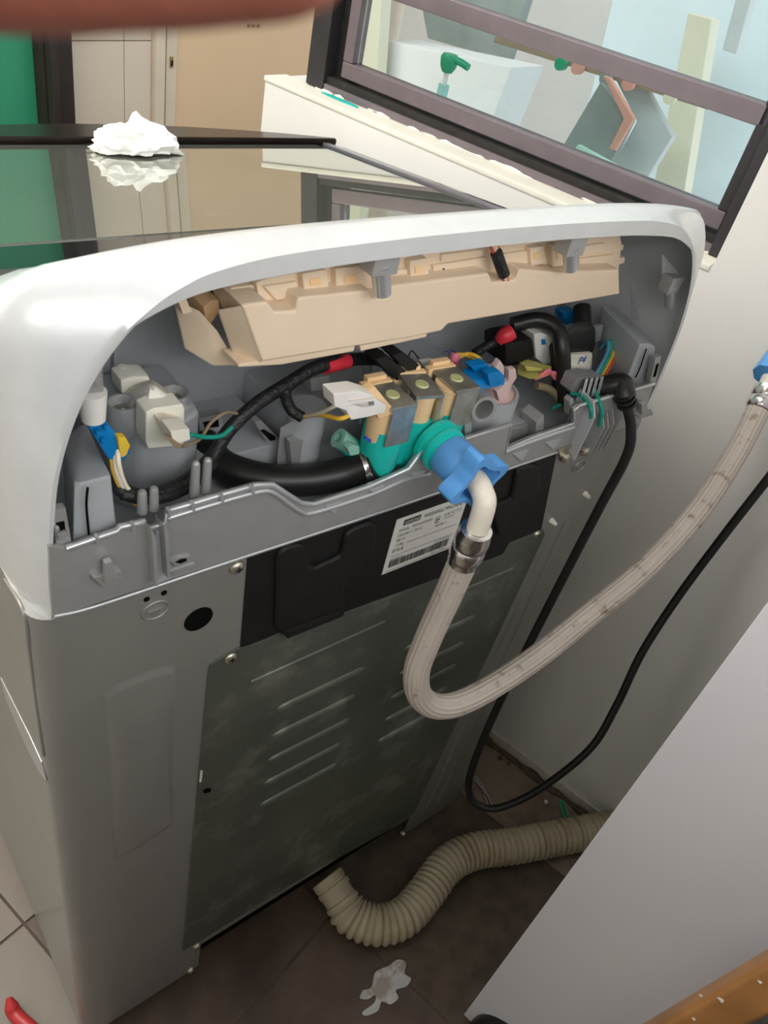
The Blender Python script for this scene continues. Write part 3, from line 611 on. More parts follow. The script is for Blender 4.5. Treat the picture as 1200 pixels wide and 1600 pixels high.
# ---- lock mount, its white switch and the blue connector
def rplan(cx, cy, hx, hy, ch):
    return [(cx - hx, cy - hy + ch), (cx - hx + ch, cy - hy), (cx + hx - ch, cy - hy), (cx + hx, cy - hy + ch), (cx + hx, cy + hy), (cx - hx, cy + hy)]
a_, b_ = P(172, 640, 0.08), P(305, 655, 0.075)
LM = ext('lock_mount', [Vector((x, y, 0.795)) for x, y in ((a_.x, 0.082), (a_.x + 0.012, 0.063), (b_.x - 0.018, 0.056), (b_.x - 0.003, 0.064), (b_.x, 0.080), (b_.x, 0.128), (a_.x, 0.128))], (0, 0, 0.078), 'silver_in', WM, 0.004, 3)
def ringcup(px, py, y, r):
    c = P(px, py, y)
    o = cyl('screw_well', Vector((c.x, c.y, c.z - 0.022)), c, r, 'silver_bright', LM, n=28, prof=[(0, r), (0.93, r), (1, r * 0.96), (1, r * 0.8), (0.72, r * 0.78)])
    cyl('well_screw', Vector((c.x, c.y, c.z - 0.010)), Vector((c.x, c.y, c.z - 0.003)), r * 0.62, 'screw', LM, n=16, prof=[(0, r * .6), (.5, r * .62), (1, r * .35)])
ringcup(190, 628, 0.072, 0.0105); ringcup(273, 612, 0.078, 0.0105)
SW = prism('door_switch', [(228, 645), (242, 638), (286, 632), (289, 640), (288, 693), (283, 697), (232, 702), (228, 690)], 0.046, 0.016, 'nylon', WM, 0.003, 3)
hull('switch_neck', [P(228, 648, .052), P(288, 640, .052), P(218, 624, .075), P(268, 612, .075), P(190, 604, .10), P(236, 590, .10), P(235, 598, .062), P(286, 634, .056), P(216, 690, .06), P(190, 615, .09), P(240, 600, .09)], 'nylon', SW, 0.003)
prism('switch_block', [(188, 594), (210, 588), (235, 588), (238, 608), (212, 614), (190, 618)], 0.088, 0.018, 'nylon', SW, 0.003)
prism('switch_horn', [(189, 578), (200, 575), (207, 590), (190, 598)], 0.098, 0.008, 'nylon', SW, 0.002)
prism('switch_socket', [(257, 668), (270, 664), (297, 671), (296, 688), (272, 697), (262, 684)], 0.030, 0.016, 'wire_white', SW, 0.001)
prism('switch_plug', [(266, 674), (296, 670), (298, 687), (272, 696)], 0.020, 0.014, 'nylon', SW, 0.001)
prism('plug_key', [(258, 682), (265, 683), (285, 696), (280, 702), (272, 698)], 0.019, 0.004, 'wire_brown', SW, 0.0005)
cyl('cover_boss', P(143, 612, 0.03), P(146, 655, 0.03), 0.0078, 'white_plastic', WM, n=20, prof=[(0, .0085), (1, .0068)])
hull('boss_mount', [P(158, 560, .03), P(162, 612, .026), P(130, 615, .026), P(140, 585, .022), P(160, 560, .05), P(162, 612, .05), P(134, 612, .045)], 'silver', WM, 0.001)
bl = hull('blue_connector', [P(136, 664, .03), P(160, 651, .03), P(187, 688, .024), P(204, 706, .024), P(193, 720, .024), P(170, 718, .024), P(136, 664, .045), P(160, 651, .045), P(204, 700, .042), P(170, 712, .042)], 'blue_plug', WM, 0.0012)
prism('connector_latch', [(184, 684), (197, 684), (204, 697), (198, 712), (190, 716), (186, 700)], 0.0215, 0.006, 'yellow', bl, 0.001)
for a, b in ((150, 676), (158, 688), (163, 668)): prism('connector_nub', [(a, b), (a + 7, b - 3), (a + 9, b + 4), (a + 2, b + 7)], 0.0235, 0.004, 'blue_plug', bl, 0.0008)
tube('white_wire', [P(184, 702, .025), P(186, 728, .02), P(196, 758, .02), P(215, 778, .02)], 0.0016, 'wire_white', WM, n=8)
tube('white_wire', [P(180, 705, .026), P(182, 735, .021), P(194, 764, .021), P(214, 783, .021)], 0.0016, 'wire_white', WM, n=8)
tube('yellow_wire', [P(174, 716, .026), P(179, 742, .022), P(192, 768, .022), P(212, 788, .022)], 0.0014, 'wire_yellow', WM, n=8)
tube('teal_wire', [P(298, 679, .022), P(320, 683, .03), P(345, 681, .035), P(362, 668, .04)], 0.0016, 'wire_green', WM, n=8)
tube('brown_wire', [P(285, 698, .021), P(312, 686, .03), P(330, 660, .04), P(352, 645, .045), P(370, 646, .05)], 0.0012, 'wire_brown', WM, n=8)

# ---- harness, black hose, clamp
tube('wire_harness', [P(178, 740, .03), P(195, 768, .022), P(235, 775, .018), P(290, 752, .03), P(330, 715, .045), P(358, 672, .05), P(400, 632, .055), P(450, 600, .06), P(492, 575, .065), P(540, 563, .07), P(590, 562, .075), P(625, 580, .075)], 0.0052, 'tape_black', WM, n=12)
tube('wire_harness', [P(190, 772, .02), P(245, 778, .016), P(295, 760, .028), P(332, 725, .044)], 0.0042, 'tape_black', WM, n=10)
tube('wire_harness', [P(455, 598, .06), P(446, 615, .055), P(455, 640, .045), P(472, 652, .04)], 0.0042, 'tape_black', WM, n=10)
tube('red_tape', [P(508, 573, .066), P(525, 568, .068), P(543, 563.5, .070)], 0.0060, 'red', WM, n=12)
hs = tube('inner_hose', [P(316, 690, .10), P(330, 712, .085), P(360, 734, .065), P(420, 750, .045), P(480, 750, .035), P(535, 740, .026), P(572, 727, .018), P(586, 722, .014)], 0.0128, 'rubber', WM, n=20)
tube('hose_clamp', [P(562, 730.5, .0195), P(570, 727.8, .0185), P(579, 724.5, .0165)], 0.0138, 'chrome', hs, n=20, per=3)
prism('clamp_ear', [(543, 702), (552, 695), (562, 698), (562, 710), (548, 713)], 0.012, 0.006, 'teal_pale', hs, 0.001)

# ---- inlet valve: teal body, three coils in steel brackets
V = [(0.2605, 0.018), (0.2925, 0.022), (0.327, 0.020)]
bm = bmesh.new()
for i, (x, y) in enumerate(V):
    cyl_bm(bm, (x, y, 0.812), (x, y, 0.860), 0.016, n=24, prof=[(0, 0.010), (0.25, 0.0155), (0.7, 0.0165), (1.0, 0.0165)])
box_bm(bm, (0.262, 0.010, 0.822), (0.326, 0.028, 0.846))
cyl_bm(bm, (0.262, 0.016, 0.824), P(585, 720, 0.014), 0.0085, 0.009, n=18)
cyl_bm(bm, (0.250, 0.03, 0.828), (0.236, 0.038, 0.838), 0.008, n=16)
VB = finish('inlet_valve', bm, 'teal', WM, ang=40)
hull('valve_rib', [P(603, 712, .006), P(628, 702, .006), P(588, 732, .006), P(594, 724, .006), P(603, 712, .012), P(590, 730, .012)], 'teal', VB, 0.001)
prism('ink_dot', [(572, 682), (581, 688), (578, 693), (570, 687)], -0.001, 0.002, 'ink_blue', VB, 0.0003)
cyl('valve_nipple', (0.243, 0.032, 0.834), (0.232, 0.036, 0.842), 0.0075, 'teal_pale', VB, n=16, prof=[(0, .007), (.8, .008), (1, .008), (1, .004), (.6, .004)])
RZ = [math.radians(a) for a in (-2, -14, -4)]
for i, (x, y) in enumerate(V):
    rot = Matrix.Rotation(RZ[i], 3, 'Z'); org = Vector((x, y, 0.87)); hw, hd = 0.0122, 0.0165
    if i == 1: plates = (((x + hw - 0.002, y - hd, 0.852), (x + hw, y + hd, 0.8835)), ((x - hw, y - hd, 0.852), (x - hw + 0.002, y + hd, 0.8835)))
    else: plates = (((x - hw + 0.002, y - hd, 0.851), (x + hw, y - hd + 0.0022, 0.8835)), ((x - hw, y + hd - 0.002, 0.852), (x + hw, y + hd, 0.8835)))
    bm = bmesh.new()
    for lo_, hi_ in (((x - hw, y - hd, 0.8835), (x + hw, y + hd, 0.8860)),) + plates: box_bm(bm, lo_, hi_, rot, org)
    bmesh.ops.recalc_face_normals(bm, faces=bm.faces); do_bevel(bm, 0.0005)
    finish('coil_bracket', bm, 'steel', VB)
    cx, cy = (x - 0.0015, y - 0.004) if i == 1 else (x - 0.005, y - 0.001); rc = 0.0112 if i == 1 else 0.0125
    co = cyl('coil', (cx, cy, 0.850), (cx, cy, 0.8832), rc, 'coil', VB, n=28, prof=[(0, rc * .92), (.04, rc * .95), (.9, rc * .98), (.92, rc * 1.06), (1, rc * 1.06)])
    cyl('coil_core', (x, y, 0.885), (x, y, 0.8872), 0.0058, 'core_cap', VB, n=18, prof=[(0, .006), (.8, .0055), (1, .005)])
    back_ = box('coil_terminal', (x - 0.016, y + hd - 0.001, 0.868), (x + 0.012, y + hd + 0.006, 0.887), 'coil', VB, 0.0015, rot=rot, org=org)
    box('terminal_step', (x - 0.010, y + hd + 0.003, 0.885), (x + 0.008, y + hd + 0.009, 0.890), 'coil', VB, 0.001, rot=rot, org=org)
prism('coil_plug_frame', [(574, 612), (586, 604), (616, 640), (614, 648), (592, 655), (584, 640)], 0.0045, 0.008, 'coil', VB, 0.0012)
# plugs on the coils
for px in ([(521, 616), (560, 611), (584, 618), (588, 634), (570, 640), (552, 635), (540, 642), (523, 636)], [(540, 640), (552, 628), (588, 624), (604, 634), (602, 645), (575, 652), (549, 657)]):
    pl_ = prism('white_plug', px, -0.003, 0.014, 'white_plastic', WM, 0.0012)
prism('plug_seam', [(545, 626), (583, 620), (584, 622), (546, 628)], -0.0036, 0.002, 'wire_white', pl_, 0.0002)
tube('yellow_wire', [P(472, 651, .04), P(500, 648, .02), P(530, 654, .0), P(548, 648, -.001)], 0.0017, 'wire_yellow', WM, n=8)
tube('cream_wire', [P(472, 651, .04), P(498, 646, .02), P(520, 636, .004), P(534, 630, .002)], 0.0014, 'wire_white', WM, n=8)
for px in ([(586, 562), (605, 557), (642, 585), (640, 602), (622, 598)], [(612, 556), (628, 551), (668, 580), (666, 592), (645, 588)]):
    prism('black_plug', px, 0.040, 0.022, 'black_plastic', WM, 0.0015)
prism('white_tag', [(657, 565), (676, 562), (682, 572), (678, 578), (664, 578)], 0.060, 0.004, 'white_plastic', WM, 0.0008)
tube('red_wire', [P(676, 580, .055), P(692, 574, .055), P(712, 572, .052)], 0.0034, 'red', WM, n=10)
tube('yellow_wire', [P(676, 565, .065), P(690, 570, .06), P(700, 573, .06)], 0.003, 'yellow', WM, n=8)
for k in range(3): tube('thin_wire', [P(590 + 24 * k, 558, .07), P(596 + 24 * k, 548, .08), P(606 + 26 * k, 566, .07)], 0.0006, 'frame_black', WM, n=6)

# ---- control box hanging under the lip
CB = prism('control_box', [(378, 477), (418, 471), (430, 487), (462, 486), (466, 465), (579, 453), (582, 467), (606, 466), (610, 447), (764, 427), (770, 441), (806, 437), (813, 420), (893, 428), (900, 424), (968, 421), (969, 460), (822, 486), (700, 507), (690, 518), (640, 528), (410, 566)], 0.030, 0.048, 'beige_abs', WM, 0.0022, 3)
hull('box_chamfer', [P(340, 484, .046), P(378, 477, .0312), P(410, 566, .0312), P(370, 570, .05), P(345, 500, .048), P(340, 484, .07), P(378, 477, .07), P(410, 564, .078), P(372, 568, .078)], 'beige_abs', CB, 0.0015)
hull('box_flank', [P(270, 466, .075), P(312, 486, .062), P(322, 517, .060), P(340, 517, .056), P(372, 571, .056), P(332, 572, .062), P(288, 545, .075), P(270, 466, .085), P(312, 486, .085), P(372, 568, .085), P(290, 540, .09)], 'beige_abs', CB, 0.0015)
prism('box_rail', [(372, 569), (410, 563), (555, 540), (553, 549), (440, 570), (372, 574)], 0.034, 0.02, 'beige_abs', CB, 0.001)
prism('box_rail', [(562, 540), (668, 521), (666, 527), (564, 549)], 0.034, 0.02, 'beige_abs', CB, 0.001)
prism('box_rib', [(698, 448), (752, 437), (756, 495), (700, 506)], 0.0285, 0.004, 'beige_abs', CB, 0.0015) if False else None
LIDB = prism('box_cover', [(400, 442), (420, 434), (585, 402), (700, 388), (968, 362), (972, 380), (967, 426), (760, 434), (600, 462), (424, 484), (405, 470)], 0.046, 0.018, 'beige_abs', CB, 0.0015)
for px in ([(472, 428), (510, 421), (516, 455), (476, 460)], [(524, 420), (568, 415), (576, 452), (526, 458)], [(640, 408), (668, 403), (672, 436), (642, 440)], [(828, 388), (850, 384), (855, 412), (830, 416)], [(862, 383), (890, 380), (890, 415), (864, 418)]):
    c_ = prism('cover_clip', px, 0.040, 0.010, 'beige_abs', LIDB, 0.0015)
    cx = sum(p[0] for p in px) / 4; cy = sum(p[1] for p in px) / 4
    prism('clip_window', [(cx + (a - cx) * .45, cy + (b - cy) * .35) for a, b in px], 0.0392, 0.003, 'coil', LIDB, 0.0004)
for px in ([(412, 448), (465, 440), (468, 464), (432, 470)], [(600, 425), (638, 420), (640, 440), (605, 446)], [(676, 415), (760, 402), (765, 424), (680, 434)], [(690, 398), (755, 390), (756, 400), (690, 410)], [(780, 398), (825, 392), (826, 412), (782, 418)], [(905, 385), (945, 380), (946, 396), (906, 400)], [(905, 404), (960, 398), (962, 418), (906, 421)]):
    prism('cover_step', px, 0.0435, 0.006, 'beige_abs', LIDB, 0.0012)
prism('cover_lug', [(360, 450), (404, 444), (406, 452), (362, 462)], 0.05, 0.012, 'beige_abs', LIDB, 0.0015)
prism('box_pillar', [(276, 465), (290, 463), (296, 478), (302, 488), (286, 492)], 0.06, 0.02, 'beige_abs', CB, 0.001)
prism('box_tooth', [(318, 480), (330, 470), (342, 468), (344, 486), (324, 516)], 0.07, 0.03, 'coil', CB, 0.001)
for a in ((962, 384), (964, 404)): prism('side_lug', [(a[0], a[1]), (a[0] + 13, a[1] - 2), (a[0] + 12, a[1] + 7), (a[0], a[1] + 11)], 0.05, 0.012, 'beige_abs', LIDB, 0.001)
# written scribble on the cover
for pts in ([(688, 433), (690, 425), (694, 420), (691, 430)], [(716, 430), (722, 424), (728, 424), (733, 421), (735, 427), (738, 426)]):
    tube('pen_mark', [P(a, b, 0.0432) for a, b in pts], 0.0006, 'ink', LIDB, n=6, per=4)
for k, m_ in enumerate(('wire_red', 'wire_white', 'wire_white', 'wire_orange')):
    tube('ribbon_wire', [P(766 + 4 * k, 384, .036), P(772 + 4 * k, 398, .034), P(784 + 2.5 * k, 430, .030), P(787 + 2.5 * k, 440, .032)], 0.0012, m_, WM, n=8)
tube('black_sleeve', [P(775, 394, .033), P(782, 414, .031), P(788, 430, .029)], 0.0046, 'tape_black', WM, n=10)
# screw bosses coming down from the cover
def boss(px0, py0, px1, py1, y, r):
    cyl('cover_boss', P(px0, py0, y), P(px1, py1, y), r, 'silver_bright', WM, n=18, prof=[(0, r * 1.15), (.15, r), (.97, r * .85), (1, r * .7)])
    a = P(px0, py0, y); box('boss_head', (a.x - r * 1.5, a.y - r, a.z - 0.006), (a.x + r * 1.5, a.y + r * 1.2, a.z + 0.010), 'silver', WM, 0.001)
boss(594, 410, 598, 460, 0.018, 0.0068); boss(892, 384, 892, 421, 0.018, 0.0066); boss(1047, 446, 1047, 478, 0.016, 0.0058)
hull('boss_fin', [P(1034, 395, .03), P(1064, 430, .016), P(1060, 456, .016), P(1034, 456, .018), P(1034, 400, .04), P(1034, 456, .04)], 'silver', WM, 0.001)
hull('wall_fin', [P(985, 435, .03), P(1000, 500, .02), P(986, 500, .03), P(985, 436, .032), P(1000, 500, .023)], 'silver_in', WM, 0.0004)

# ---- right end of the tray: sensor cup, plugs, wires
cu_ = (0.402, 0.046)
CUP = cyl('sensor_cup', (cu_[0], cu_[1], 0.795), (cu_[0], cu_[1], 0.846), 0.030, 'silver_in', WM, n=36, prof=[(0, .033), (.06, .031), (1, .029), (1, .026), (.6, .026)])
PK = cyl('pink_cap', (cu_[0] + 0.004, cu_[1] - 0.002, 0.822), (cu_[0] + 0.004, cu_[1] - 0.002, 0.862), 0.02, 'pink', WM, n=28, prof=[(0, .020), (.5, .022), (.55, .022), (.56, .016), (1, .015)])
prism('cap_key', [(776, 612), (786, 604), (788, 622), (780, 628)], 0.018, 0.006, 'pink', PK, 0.0008)
for px in ([(774, 575), (782, 563), (788, 573), (788, 600), (776, 604)], [(795, 578), (806, 576), (808, 590), (800, 602), (795, 598)]):
    prism('cap_prong', px, 0.030, 0.006, 'pink', PK, 0.001)
pipe('tray_boss', P(728, 614, 0.03), P(757, 640, 0.0), 0.0115, 0.0085, 'silver', WM)
for k in range(4):
    a = math.pi / 4 + k * math.pi / 2
OV = ext('oval_well', [Vector((x, y, 0.795)) for x, y in [(0.436 + 0.020 * math.cos(a) + (0.012 if math.cos(a) > 0 else -0.012), 0.030 + 0.014 * math.sin(a)) for a in [2 * math.pi * k / 28 for k in range(28)]]], (0, 0, 0.022), 'silver', WM, 0.002)
ext('well_recess', [Vector((x, y, 0.8165)) for x, y in [(0.436 + 0.015 * math.cos(a) + (0.012 if math.cos(a) > 0 else -0.012), 0.030 + 0.0095 * math.sin(a)) for a in [2 * math.pi * k / 28 for k in range(28)]]], (0, 0, 0.001), 'silver_in', OV, 0)
prism('tray_web', [(838, 660), (850, 648), (850, 688), (836, 692)], 0.006, 0.02, 'silver', WM, 0.0008)
prism('tray_web', [(726, 660), (737, 656), (738, 690), (727, 694)], 0.010, 0.03, 'silver_in', WM, 0.0008)
BC = hull('blue_connector', [P(722, 577, .034), P(757, 567, .045), P(767, 578, .034), P(789, 590, .02), P(788, 602, .016), P(752, 610, .016), P(733, 594, .02), P(757, 567, .052), P(722, 577, .048), P(789, 592, .035)], 'blue_plug', WM, 0.0015)
prism('connector_latch', [(736, 574), (762, 568), (770, 576), (744, 584)], 0.0285, 0.010, 'blue_plug', BC, 0.0012)
prism('connector_latch', [(762, 585), (782, 580), (789, 588), (787, 599), (766, 604)], 0.0135, 0.008, 'blue_plug', BC, 0.0012)
for k in range(2): tube('yellow_wire', [P(714, 560 - k * 6, .06), P(730, 553 + 2 * k, .06), P(746, 558 + 4 * k, .052), P(756, 570 + k, .046)], 0.0019, 'wire_yellow', WM, n=8)
tube('pink_splice', [P(708, 566, .06), P(712, 552, .062)], 0.0045, 'wire_pink', WM, n=10)
text('shelf_mark', '24', None, 0.012, 'ink_blue', WM, mw=Matrix.Translation(Q(702, 556, 0.8425)) @ Matrix.Rotation(math.radians(12), 4, 'Z') @ Matrix.Scale(1, 4), width=0.014)
RL = prism('black_relay', [(790, 540), (800, 536), (832, 530), (836, 556), (818, 566), (804, 572), (790, 572)], 0.062, 0.030, 'black_plastic', WM, 0.0015)
slab('relay_label', [(800, 534), (824, 526), (829, 529), (805, 538)], P(815, 533, 0.075).z, 0.0006, 'yellow', RL, 0)
OLV = hull('olive_connector', [P(808, 573, .055), P(820, 560, .065), P(862, 572, .045), P(860, 580, .038), P(842, 592, .030), P(826, 592, .034), P(808, 585, .048), P(820, 565, .07), P(862, 578, .06)], 'olive', WM, 0.0012)
prism('connector_ridge', [(820, 572), (846, 575), (850, 580), (824, 580)], 0.0385, 0.008, 'olive', OLV, 0.0008)
for k, m_ in enumerate(('wire_pink', 'wire_orange', 'wire_orange', 'wire_pink')):
    tube('plug_wire', [P(836 + 3 * k, 592 - 2 * k, .035), P(852 + 2 * k, 586 - 2.5 * k, .036), P(866, 586 + 3 * k - 4, .04), P(882, 592 + 2 * k, .045)], 0.0016, m_, WM, n=8)
prism('white_plug', [(834, 522), (846, 520), (868, 527), (864, 566), (850, 570), (838, 560)], 0.065, 0.018, 'white_plastic', WM, 0.0012)
prism('blue_print', [(846, 531), (852, 530), (853, 538), (847, 539)], 0.0643, 0.001, 'blue_plug', WM, 0)
tube('red_cap', [P(780, 533, .072), P(788, 525, .070), P(799, 518, .069)], 0.0075, 'red', WM, n=12, rad=lambda L, t: 0.0055 + 0.0022 * min(1, L / t * 2))
tube('black_lead', [P(742, 552, .08), P(762, 540, .08), P(782, 530, .075)], 0.0045, 'tape_black', WM, n=10)
tube('black_loom', [P(800, 508, .085), P(840, 500, .075), P(868, 512, .06), P(878, 545, .045), P(880, 590, .036), P(882, 628, .028)], 0.0075, 'rubber', WM, n=12)
tube('black_loom', [P(830, 520, .085), P(860, 530, .07), P(866, 560, .055), P(868, 600, .045), P(872, 625, .04)], 0.0042, 'tape_black', WM, n=10)
tube('grey_cable', [P(838, 602, .045), P(858, 608, .04), P(872, 622, .034), P(878, 640, .03)], 0.004, 'wire_brown', WM, n=10)
tube('green_wire', [P(862, 638, .03), P(872, 634, .028), P(882, 628, .026)], 0.0022, 'wire_green', WM, n=8)
prism('blue_plug', [(880, 490), (900, 486), (904, 504), (884, 508)], 0.085, 0.012, 'blue_plug', WM, 0.001)
hull('black_boot', [P(884, 530, .05), P(886, 518, .05), P(902, 500, .055), P(918, 498, .055), P(931, 514, .05), P(930, 540, .05), P(924, 556, .05), P(886, 556, .05), P(886, 518, .075), P(931, 514, .075), P(926, 550, .075), P(886, 550, .075)], 'rubber', WM, 0.003)
tube('boot_neck', [P(910, 508, .062), P(910, 494, .068), P(909, 480, .075)], 0.0085, 'rubber', WM, n=12)
tie = prism('square_plug', [(887, 555), (926, 552), (925, 572), (922, 598), (892, 600), (888, 580)], 0.046, 0.020, 'nylon', WM, 0.001)
text('plug_mark', 'P4', P(902, 570, .0452), 0.012, 'ink_blue', tie, width=0.011)
prism('square_plug_step', [(889, 573), (924, 571), (922, 598), (892, 600)], 0.042, 0.006, 'nylon', tie, 0.001)
prism('white_tab', [(930, 512), (943, 508), (938, 532), (930, 536)], 0.06, 0.004, 'silver_bright', WM, 0.0006)
for k, m_ in enumerate(('wire_blue', 'wire_green', 'wire_yellow', 'wire_red')):
    tube('lead_wire', [P(938 + 5 * k, 544 - 4 * k, .055), P(950 + 4 * k, 534 - k, .048), P(948 + 5 * k, 552, .04), P(934 + 5 * k, 580, .03), P(922 + 5 * k, 602, .022)], 0.0019, m_, WM, n=8)
tube('green_wire', [P(892, 615, .018), P(908, 618, .008), P(920, 632, -.004), P(924, 645, -.01), P(921, 668, -.009)], 0.0019, 'wire_green', WM, n=8)
tube('green_wire', [P(928, 606, .014), P(934, 622, .0), P(940, 640, -.009), P(937, 665, -.010)], 0.0021, 'wire_green', WM, n=8)
# terminal guides: short bars above, tall fins below
prism('guide_block', [(893, 612), (902, 592), (920, 588), (944, 590), (938, 616), (900, 622)], 0.016, 0.016, 'silver', WM, 0.001)
for k in range(4):
    a = 915 + 8 * k
    hull('guide_bar', [P(a, 592 - k, .010), P(a + 5, 591 - k, .010), P(a - 8, 622 - k, .006), P(a - 3, 621 - k, .006), P(a, 592 - k, .018), P(a + 5, 591 - k, .018), P(a - 3, 618 - k, .018), P(a - 8, 618 - k, .018)], 'silver_bright', WM, 0.0004)
for k, (ta, tb, ba, bb_) in enumerate(((896, 630, 886, 700), (919, 646, 906, 700), (927, 645, 914, 697), (936, 640, 922, 693), (946, 630, 930, 690))):
    x0 = P(ba, bb_, 0).x; zt_ = P(ta, tb, -0.004).z
    ext('guide_fin', [Vector((x0 + (0.002 if k else 0), y, z)) for y, z in ((0.012, 0.780), (-0.012, 0.780), (-0.014, zt_ - 0.016), (-0.006, zt_ - 0.003), (0.012, zt_))], (0.0018 if k else 0.0025, 0, 0), 'silver' if k else 'silver_in', WM, 0.0004)
xa = P(886, 700, 0).x; xb = P(930, 690, 0).x
box('guide_back', (xa, 0.002, 0.781), (xb, 0.010, 0.828), 'silver', WM, 0.0008)
prism('guide_knob', [(890, 628), (896, 622), (899, 632), (898, 646), (890, 650)], 0.004, 0.008, 'silver_bright', WM, 0.001)
# right inner box
RB = hull('corner_box', [P(972, 612, .012), P(1018, 602, .010), P(1024, 542, .012), P(1016, 536, .014), P(1000, 538, .014), P(940, 478, .075), P(955, 476, .075), P(985, 500, .06), P(930, 590, .06), P(945, 606, .04)], 'silver_in', WM, 0.003)
tube('box_groove', [P(1010, 545, .0105), P(1000, 575, .010), P(993, 590, .010)], 0.0007, 'black_matt', RB, n=6)
LR = prism('latch_frame', [(1024, 560), (1034, 556), (1025, 600), (1014, 604)], 0.001, 0.006, 'silver', WM, 0.0008)
prism('latch_hole', [(1026, 570), (1030, 568), (1025, 588), (1021, 590)], 0.0004, 0.002, 'black_matt', LR, 0.0002)

# ================================================================== hoses and cord
IH = root('inlet_hose', tuple(P(735, 765, -0.04)), 'white ribbed water inlet hose with blue star nut looping to the wall', 'hose')
ax0 = Vector((0.303, -0.002, 0.8425)); dirn = Vector((0.0, -1.0, -0.04)).normalized()
uu, vv = frame_of(dirn)
# teal threaded flange belongs to the valve
def onax(t): return ax0 + dirn * t
cyl('inlet_flange', onax(-0.018), onax(0.018), 0.015, 'teal', VB, n=24, prof=[(0, .012), (.35, .012), (.37, .021), (.5, .021), (.52, .017), (.62, .0165), (.64, .0195), (.74, .0195), (.76, .016), (1, .0155)])
cyl('nut_barrel', onax(0.012), onax(0.040), 0.0175, 'nut_blue', IH, n=28, prof=[(0, .0165), (.06, .0178), (.94, .0178), (1, .0168)])
bm = bmesh.new(); nseg = 48; outer = []; inn = []
for k in range(nseg):
    a = 2 * math.pi * k / nseg; lobe = (0.5 + 0.5 * math.cos(4 * (a - 0.30))) ** 2.2
    rr = 0.0185 + 0.0105 * lobe; outer.append(uu * math.cos(a) * rr + vv * math.sin(a) * rr); ri = 0.0138 + 0.006 * lobe; inn.append((uu * math.cos(a) + vv * math.sin(a)) * ri)
loops = [(outer, 0.036), (outer, 0.052), (inn, 0.052), (inn, 0.0405)]
rvs = [[bm.verts.new(onax(t) + p) for p in l] for l, t in loops]
for a, b in zip(rvs, rvs[1:]):
    for i in range(nseg): bm.faces.new((a[i], a[(i + 1) % nseg], b[(i + 1) % nseg], b[i]))
bm.faces.new(rvs[-1]); bm.faces.new(rvs[0][::-1])
bmesh.ops.recalc_face_normals(bm, faces=bm.faces); do_bevel(bm, 0.0008)
finish('star_grip', bm, 'nut_blue', IH, ang=40)
e0 = onax(0.036); e1 = onax(0.056) + Vector((0, 0, -0.004)); e2 = D(757, 788, 0.600); e3 = D(746, 828, 0.612)
tube('elbow', [e0, onax(0.048), e1, e2, e3], 0.0090, 'elbow_white', IH, n=20, per=10)
c0 = D(745, 826, 0.611); c1 = D(723, 878, 0.640)
cyl('crimp_sleeve', c0, c1, 0.0135, 'chrome', IH, n=24, prof=[(0, .0105), (.02, .0128), (.2, .0135), (.24, .0142), (.45, .0142), (.5, .0126), (.55, .0142), (.78, .0142), (.84, .0132), (.98, .0130), (1, .0115)])
hp = [c1, D(700, 930, .668), D(668, 1000, .704), D(651, 1050, .730), D(657, 1088, .755), D(688, 1104, .775), D(740, 1089, .795), D(830, 1033, .822), D(920, 962, .848), D(1010, 888, .875), D(1090, 800, .902), D(1150, 708, .925), D(1185, 640, .940)]
tube('hose_body', hp, 0.0122, 'hose_white', IH, n=96, per=9, ridged=1)
f0 = D(1185, 640, .940); f1 = D(1200, 606, .950)
cyl('crimp_sleeve', f0, f1, 0.014, 'chrome', IH, n=24, prof=[(0, .0125), (.1, .0142), (.4, .0142), (.5, .0125), (.6, .0142), (.95, .0142), (1, .011)])
f2 = D(1206, 590, .955); f3 = D(1218, 565, .965)
tube('tail_elbow', [f1, f2, f3], 0.0105, 'elbow_white', IH, n=16)
cyl('tap_nut', D(1198, 588, .95), D(1222, 556, .972), 0.016, 'nut_blue', IH, n=8)
tapb = D(1222, 556, .972); tp = root('wall_tap', tuple(tapb), 'chrome wall tap feeding the white inlet hose at the right edge', 'tap')
wallp = tapb + NV * (-(tapb - P0).dot(NV))
tube('tap_spout', [tapb, tapb + Vector((0, 0, .03)), wallp + Vector((0, 0, .035))], 0.009, 'chrome', tp, n=14)
cyl('tap_flange', wallp + Vector((0, 0, .035)), wallp + Vector((0, 0, .035)) - NV * 0.006, 0.022, 'chrome', tp, n=20)

CP = [D(972, 612, .797), D(981, 640, .80), D(986, 672, .808), D(978, 715, .822), D(930, 806, .86), D(830, 1000, .98), D(770, 1120, 1.08), D(738, 1200, 1.155), D(733, 1238, 1.185), D(748, 1258, 1.195), D(780, 1262, 1.195), D(840, 1235, 1.175), D(920, 1172, 1.13), D(962, 1105, 1.10), D(1003, 1020, 1.065), D(1060, 932, 1.03), D(1130, 838, .995), D(1200, 748, .965), D(1260, 670, .94)]
PC = root('power_cord', tuple(CP[9]), 'black power cord looping down behind the washing machine near the wall', 'cord')
tube('cord', CP, 0.0052, 'rubber', PC, n=12, per=8)
tube('cord_boot', [P(940, 606, .014), P(955, 602, .008), P(970, 600, .002), P(974, 610, -.004), P(976, 622, -.009)], 0.011, 'rubber', PC, n=14)
for t in (0.15, 0.45, 0.75):
    a = P(973, 610, -.006).lerp(P(981, 634, -.012), t); b = P(973, 610, -.006).lerp(P(981, 634, -.012), t + 0.16)
    cyl('boot_ring', a, b, 0.0098, 'rubber', PC, n=16)

